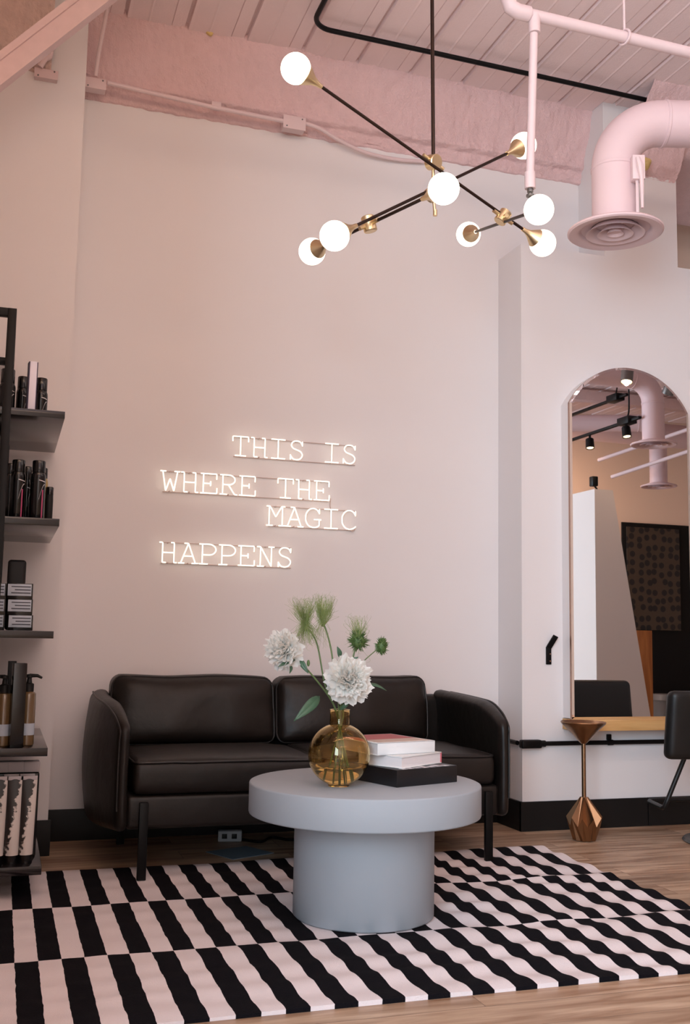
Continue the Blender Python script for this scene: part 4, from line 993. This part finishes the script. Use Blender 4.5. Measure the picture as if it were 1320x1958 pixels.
tag(obj('horizontal_duct', add_tube(BM(), [(4.6, hd.y, hd.z), (9.5, hd.y, hd.z)], .15, 32), PINKM, smooth=60), 'wide horizontal pink duct along the rear ceiling, seen in mirror', 'duct')
for (a, c_, yv0, yv1, lb) in (((1145, 880), (1320, 820), 10.4, 9.2, 'upper'), ((1170, 912), (1320, 862), 10.2, 9.2, 'lower')):
    tag(obj('pink_pipe', add_tube(BM(), [mir(*a, yv0), mir(*c_, yv1)], .022, 12), PINKP), '%s slanting pink pipe near the rear ceiling, seen in the mirror' % lb, 'pipe')
b = BM(); p = mir(1200, 775, 10.6); add_box(b, (4.4, p.y, p.z-.02), (XR-.1, p.y+.12, p.z+.10), .003); tag(obj('ceiling_joist', b, BEAMP), 'pale pink joist under the rear ceiling, seen in the mirror', 'joist')

# track lights
def track(label, x, y0, y1, z, heads, ghead):
    k = thing('light_track', label, 'light track', (x, (y0+y1)/2, z)); m_ = (y0+y1)/2
    obj('rail', add_box(BM(), (-.018, y0-m_, -.012), (.018, y1-m_, .012), .002), BLACKM, k)
    obj('feed_box', add_box(BM(), (-.05, y1-m_-.30, -.03), (.05, y1-m_-.12, .04), .004), BLACKM, k)
    obj('hanger', add_tube(BM(), smooth_path([(0, y1-m_-.2, .03), (.02, y1-m_-.2, .2), (0, y1-m_-.2, ZD-z)], 5), .008, 8), BLACKM, k)
    for (yy, tx, ty, tz, pw, lb) in heads:
        h_ = thing('spot_light', lb, 'spotlight', (x, yy, z-.012)); d = (Vector((tx, ty, tz))-Vector((x, yy, z-.1))).normalized(); c0 = Vector((0, 0, -.085))
        obj('bracket', add_tube(BM(), [(0, 0, 0), (0, 0, -.06)], .012, 10), BLACKM, h_)
        obj('lamp_can', add_lathe(BM(), [(0, -.05), (.036, -.05), (.040, -.045), (.043, .05), (.039, .05), (.036, .03), (0, .028)], 28, c=c0, axis=d), BLACKM, h_)
        obj('lens', add_lathe(BM(), [(0, .034), (.036, .034), (.030, .044), (0, .046)], 28, c=c0, axis=d), LAMPEM, h_)
        spot('spot_lamp', Vector((x, yy, z-.097))+d*.052, (tx, ty, tz), pw, WARM, 130, 1.0, .018)
t0 = mir(1212, 802, 8.0)
track('black track with lamps behind the camera, the one reflected in the mirror', t0.x, -2.2, t0.y+.1, t0.z, [(t0.y-.12, t0.x-.1, t0.y+.5, 0.0, 25, 'track spotlight nearest the mirror, seen in the mirror'), (t0.y-.75, t0.x-.2, t0.y-.2, 0.0, 60, 'second track spotlight, left in the mirror')], 0)
t1 = mir(1200, 754, 8.5)
track('black track higher in the mirror, left of the reflected duct', t1.x, t1.y-2.4, t1.y, t1.z, [(t1.y-2.2, t1.x+2.0, -2.5, 1.6, 200, 'added hidden track spotlight that brightens the rear wall')], 0)  # the spotlight on this track is added, hidden, to brighten the rear wall
for (px_, py_, yv_, lb, tg) in ((1199, 722, 6.6, 'bright ceiling spotlight at the top of the mirror', (3.2, 3.6, 0)), (1280, 744, 6.6, 'bright ceiling spotlight at the upper right of the mirror', (4.5, -1.0, .6))):
    p = mir(px_, py_, yv_); d = (Vector(tg)-p).normalized(); d = (d+Vector((0, 0, -.8))).normalized()
    h_ = thing('spot_light', lb, 'spotlight', (p.x, p.y, ZD))
    obj('stem', add_tube(BM(), [(0, 0, 0), Vector((0, 0, p.z-ZD))-d*.04], .012, 10), BLACKM, h_)
    obj('lamp_can', add_lathe(BM(), [(0, -.06), (.044, -.06), (.046, -.055), (.046, .04), (.042, .04), (.038, .02), (0, .018)], 28, c=(0, 0, p.z-ZD), axis=d), STEEL, h_)
    obj('lens', add_lathe(BM(), [(0, .024), (.040, .024), (.036, .040), (0, .044)], 28, c=(0, 0, p.z-ZD), axis=d), LAMPEM, h_)
    spot('spot_lamp', p+d*.050, tg, 22, WARM, 130, 1.0, .018)
# added light tubes, out of view, that warm and brighten the lounge
def fill_tube(label, x, y, ln, lens=None):
    k = thing('fill_tube', label, 'added light', (x, y, 3.40))
    obj('glowing_tube', add_tube(BM(), [(-ln/2, 0, 0), (ln/2, 0, 0)], .035, 16), lens or FILLW, k)
    for s_ in (-1, 1):
        obj('end_cap', add_tube(BM(), [(s_*ln/2, 0, 0), (s_*(ln/2+.05), 0, 0)], .038, 16), BLACKM, k)
        obj('hanger', add_tube(BM(), [(s_*(ln/2+.025), 0, .03), (s_*(ln/2+.025), 0, ZD-3.40)], .004, 8), STEEL, k)
fill_tube('added warm light tube, out of view in front of the rug', 0.4, 1.9, 2.2)
fill_tube('added warm light tube, out of view farther back behind the camera', 1.0, -0.9, 2.2)
fill_tube('added neutral light tube, out of view nearer the mirror wall', 2.7, 2.3, 1.8, mat('fill_tube_neutral', L(255, 246, 240), 0.4, emit=(1.0, 0.92, 0.88, 1), estr=16.0))  # added fill to lift the right side of the ceiling

# repeats of one kind share a group
GROUPS = {'junction_box': 'junction boxes along the wall top', 'air_duct': 'pink air ducts with round diffusers', 'fill_tube': 'added light tubes out of view', 'light_track': 'black light tracks', 'spot_light': 'ceiling spotlights',
    'peony': 'flowers in the amber vase', 'feathery_flower': 'flowers in the amber vase', 'spiky_seed_head': 'flowers in the amber vase', 'small_carton': 'small cartons on the third shelf', 'pump_bottle': 'pump bottles on the fourth shelf',
    'floral_tube': 'floral tubes on the bottom shelf', 'capped_bottle': 'grey-capped bottles on the bottom shelf', 'foam_lump': 'raw foam lumps under the deck', 'pink_pipe': 'slanting pink pipes at the rear'}
for o in COL.objects:
    if o.parent is None and 'label' in o.keys():
        nm = o.name.split('.')[0]
        if nm in GROUPS: o['group'] = GROUPS[nm]
        elif nm == 'spray_can': o['group'] = 'bottles on the top shelf' if o.location.z > 1.6 else 'spray cans on the second shelf'
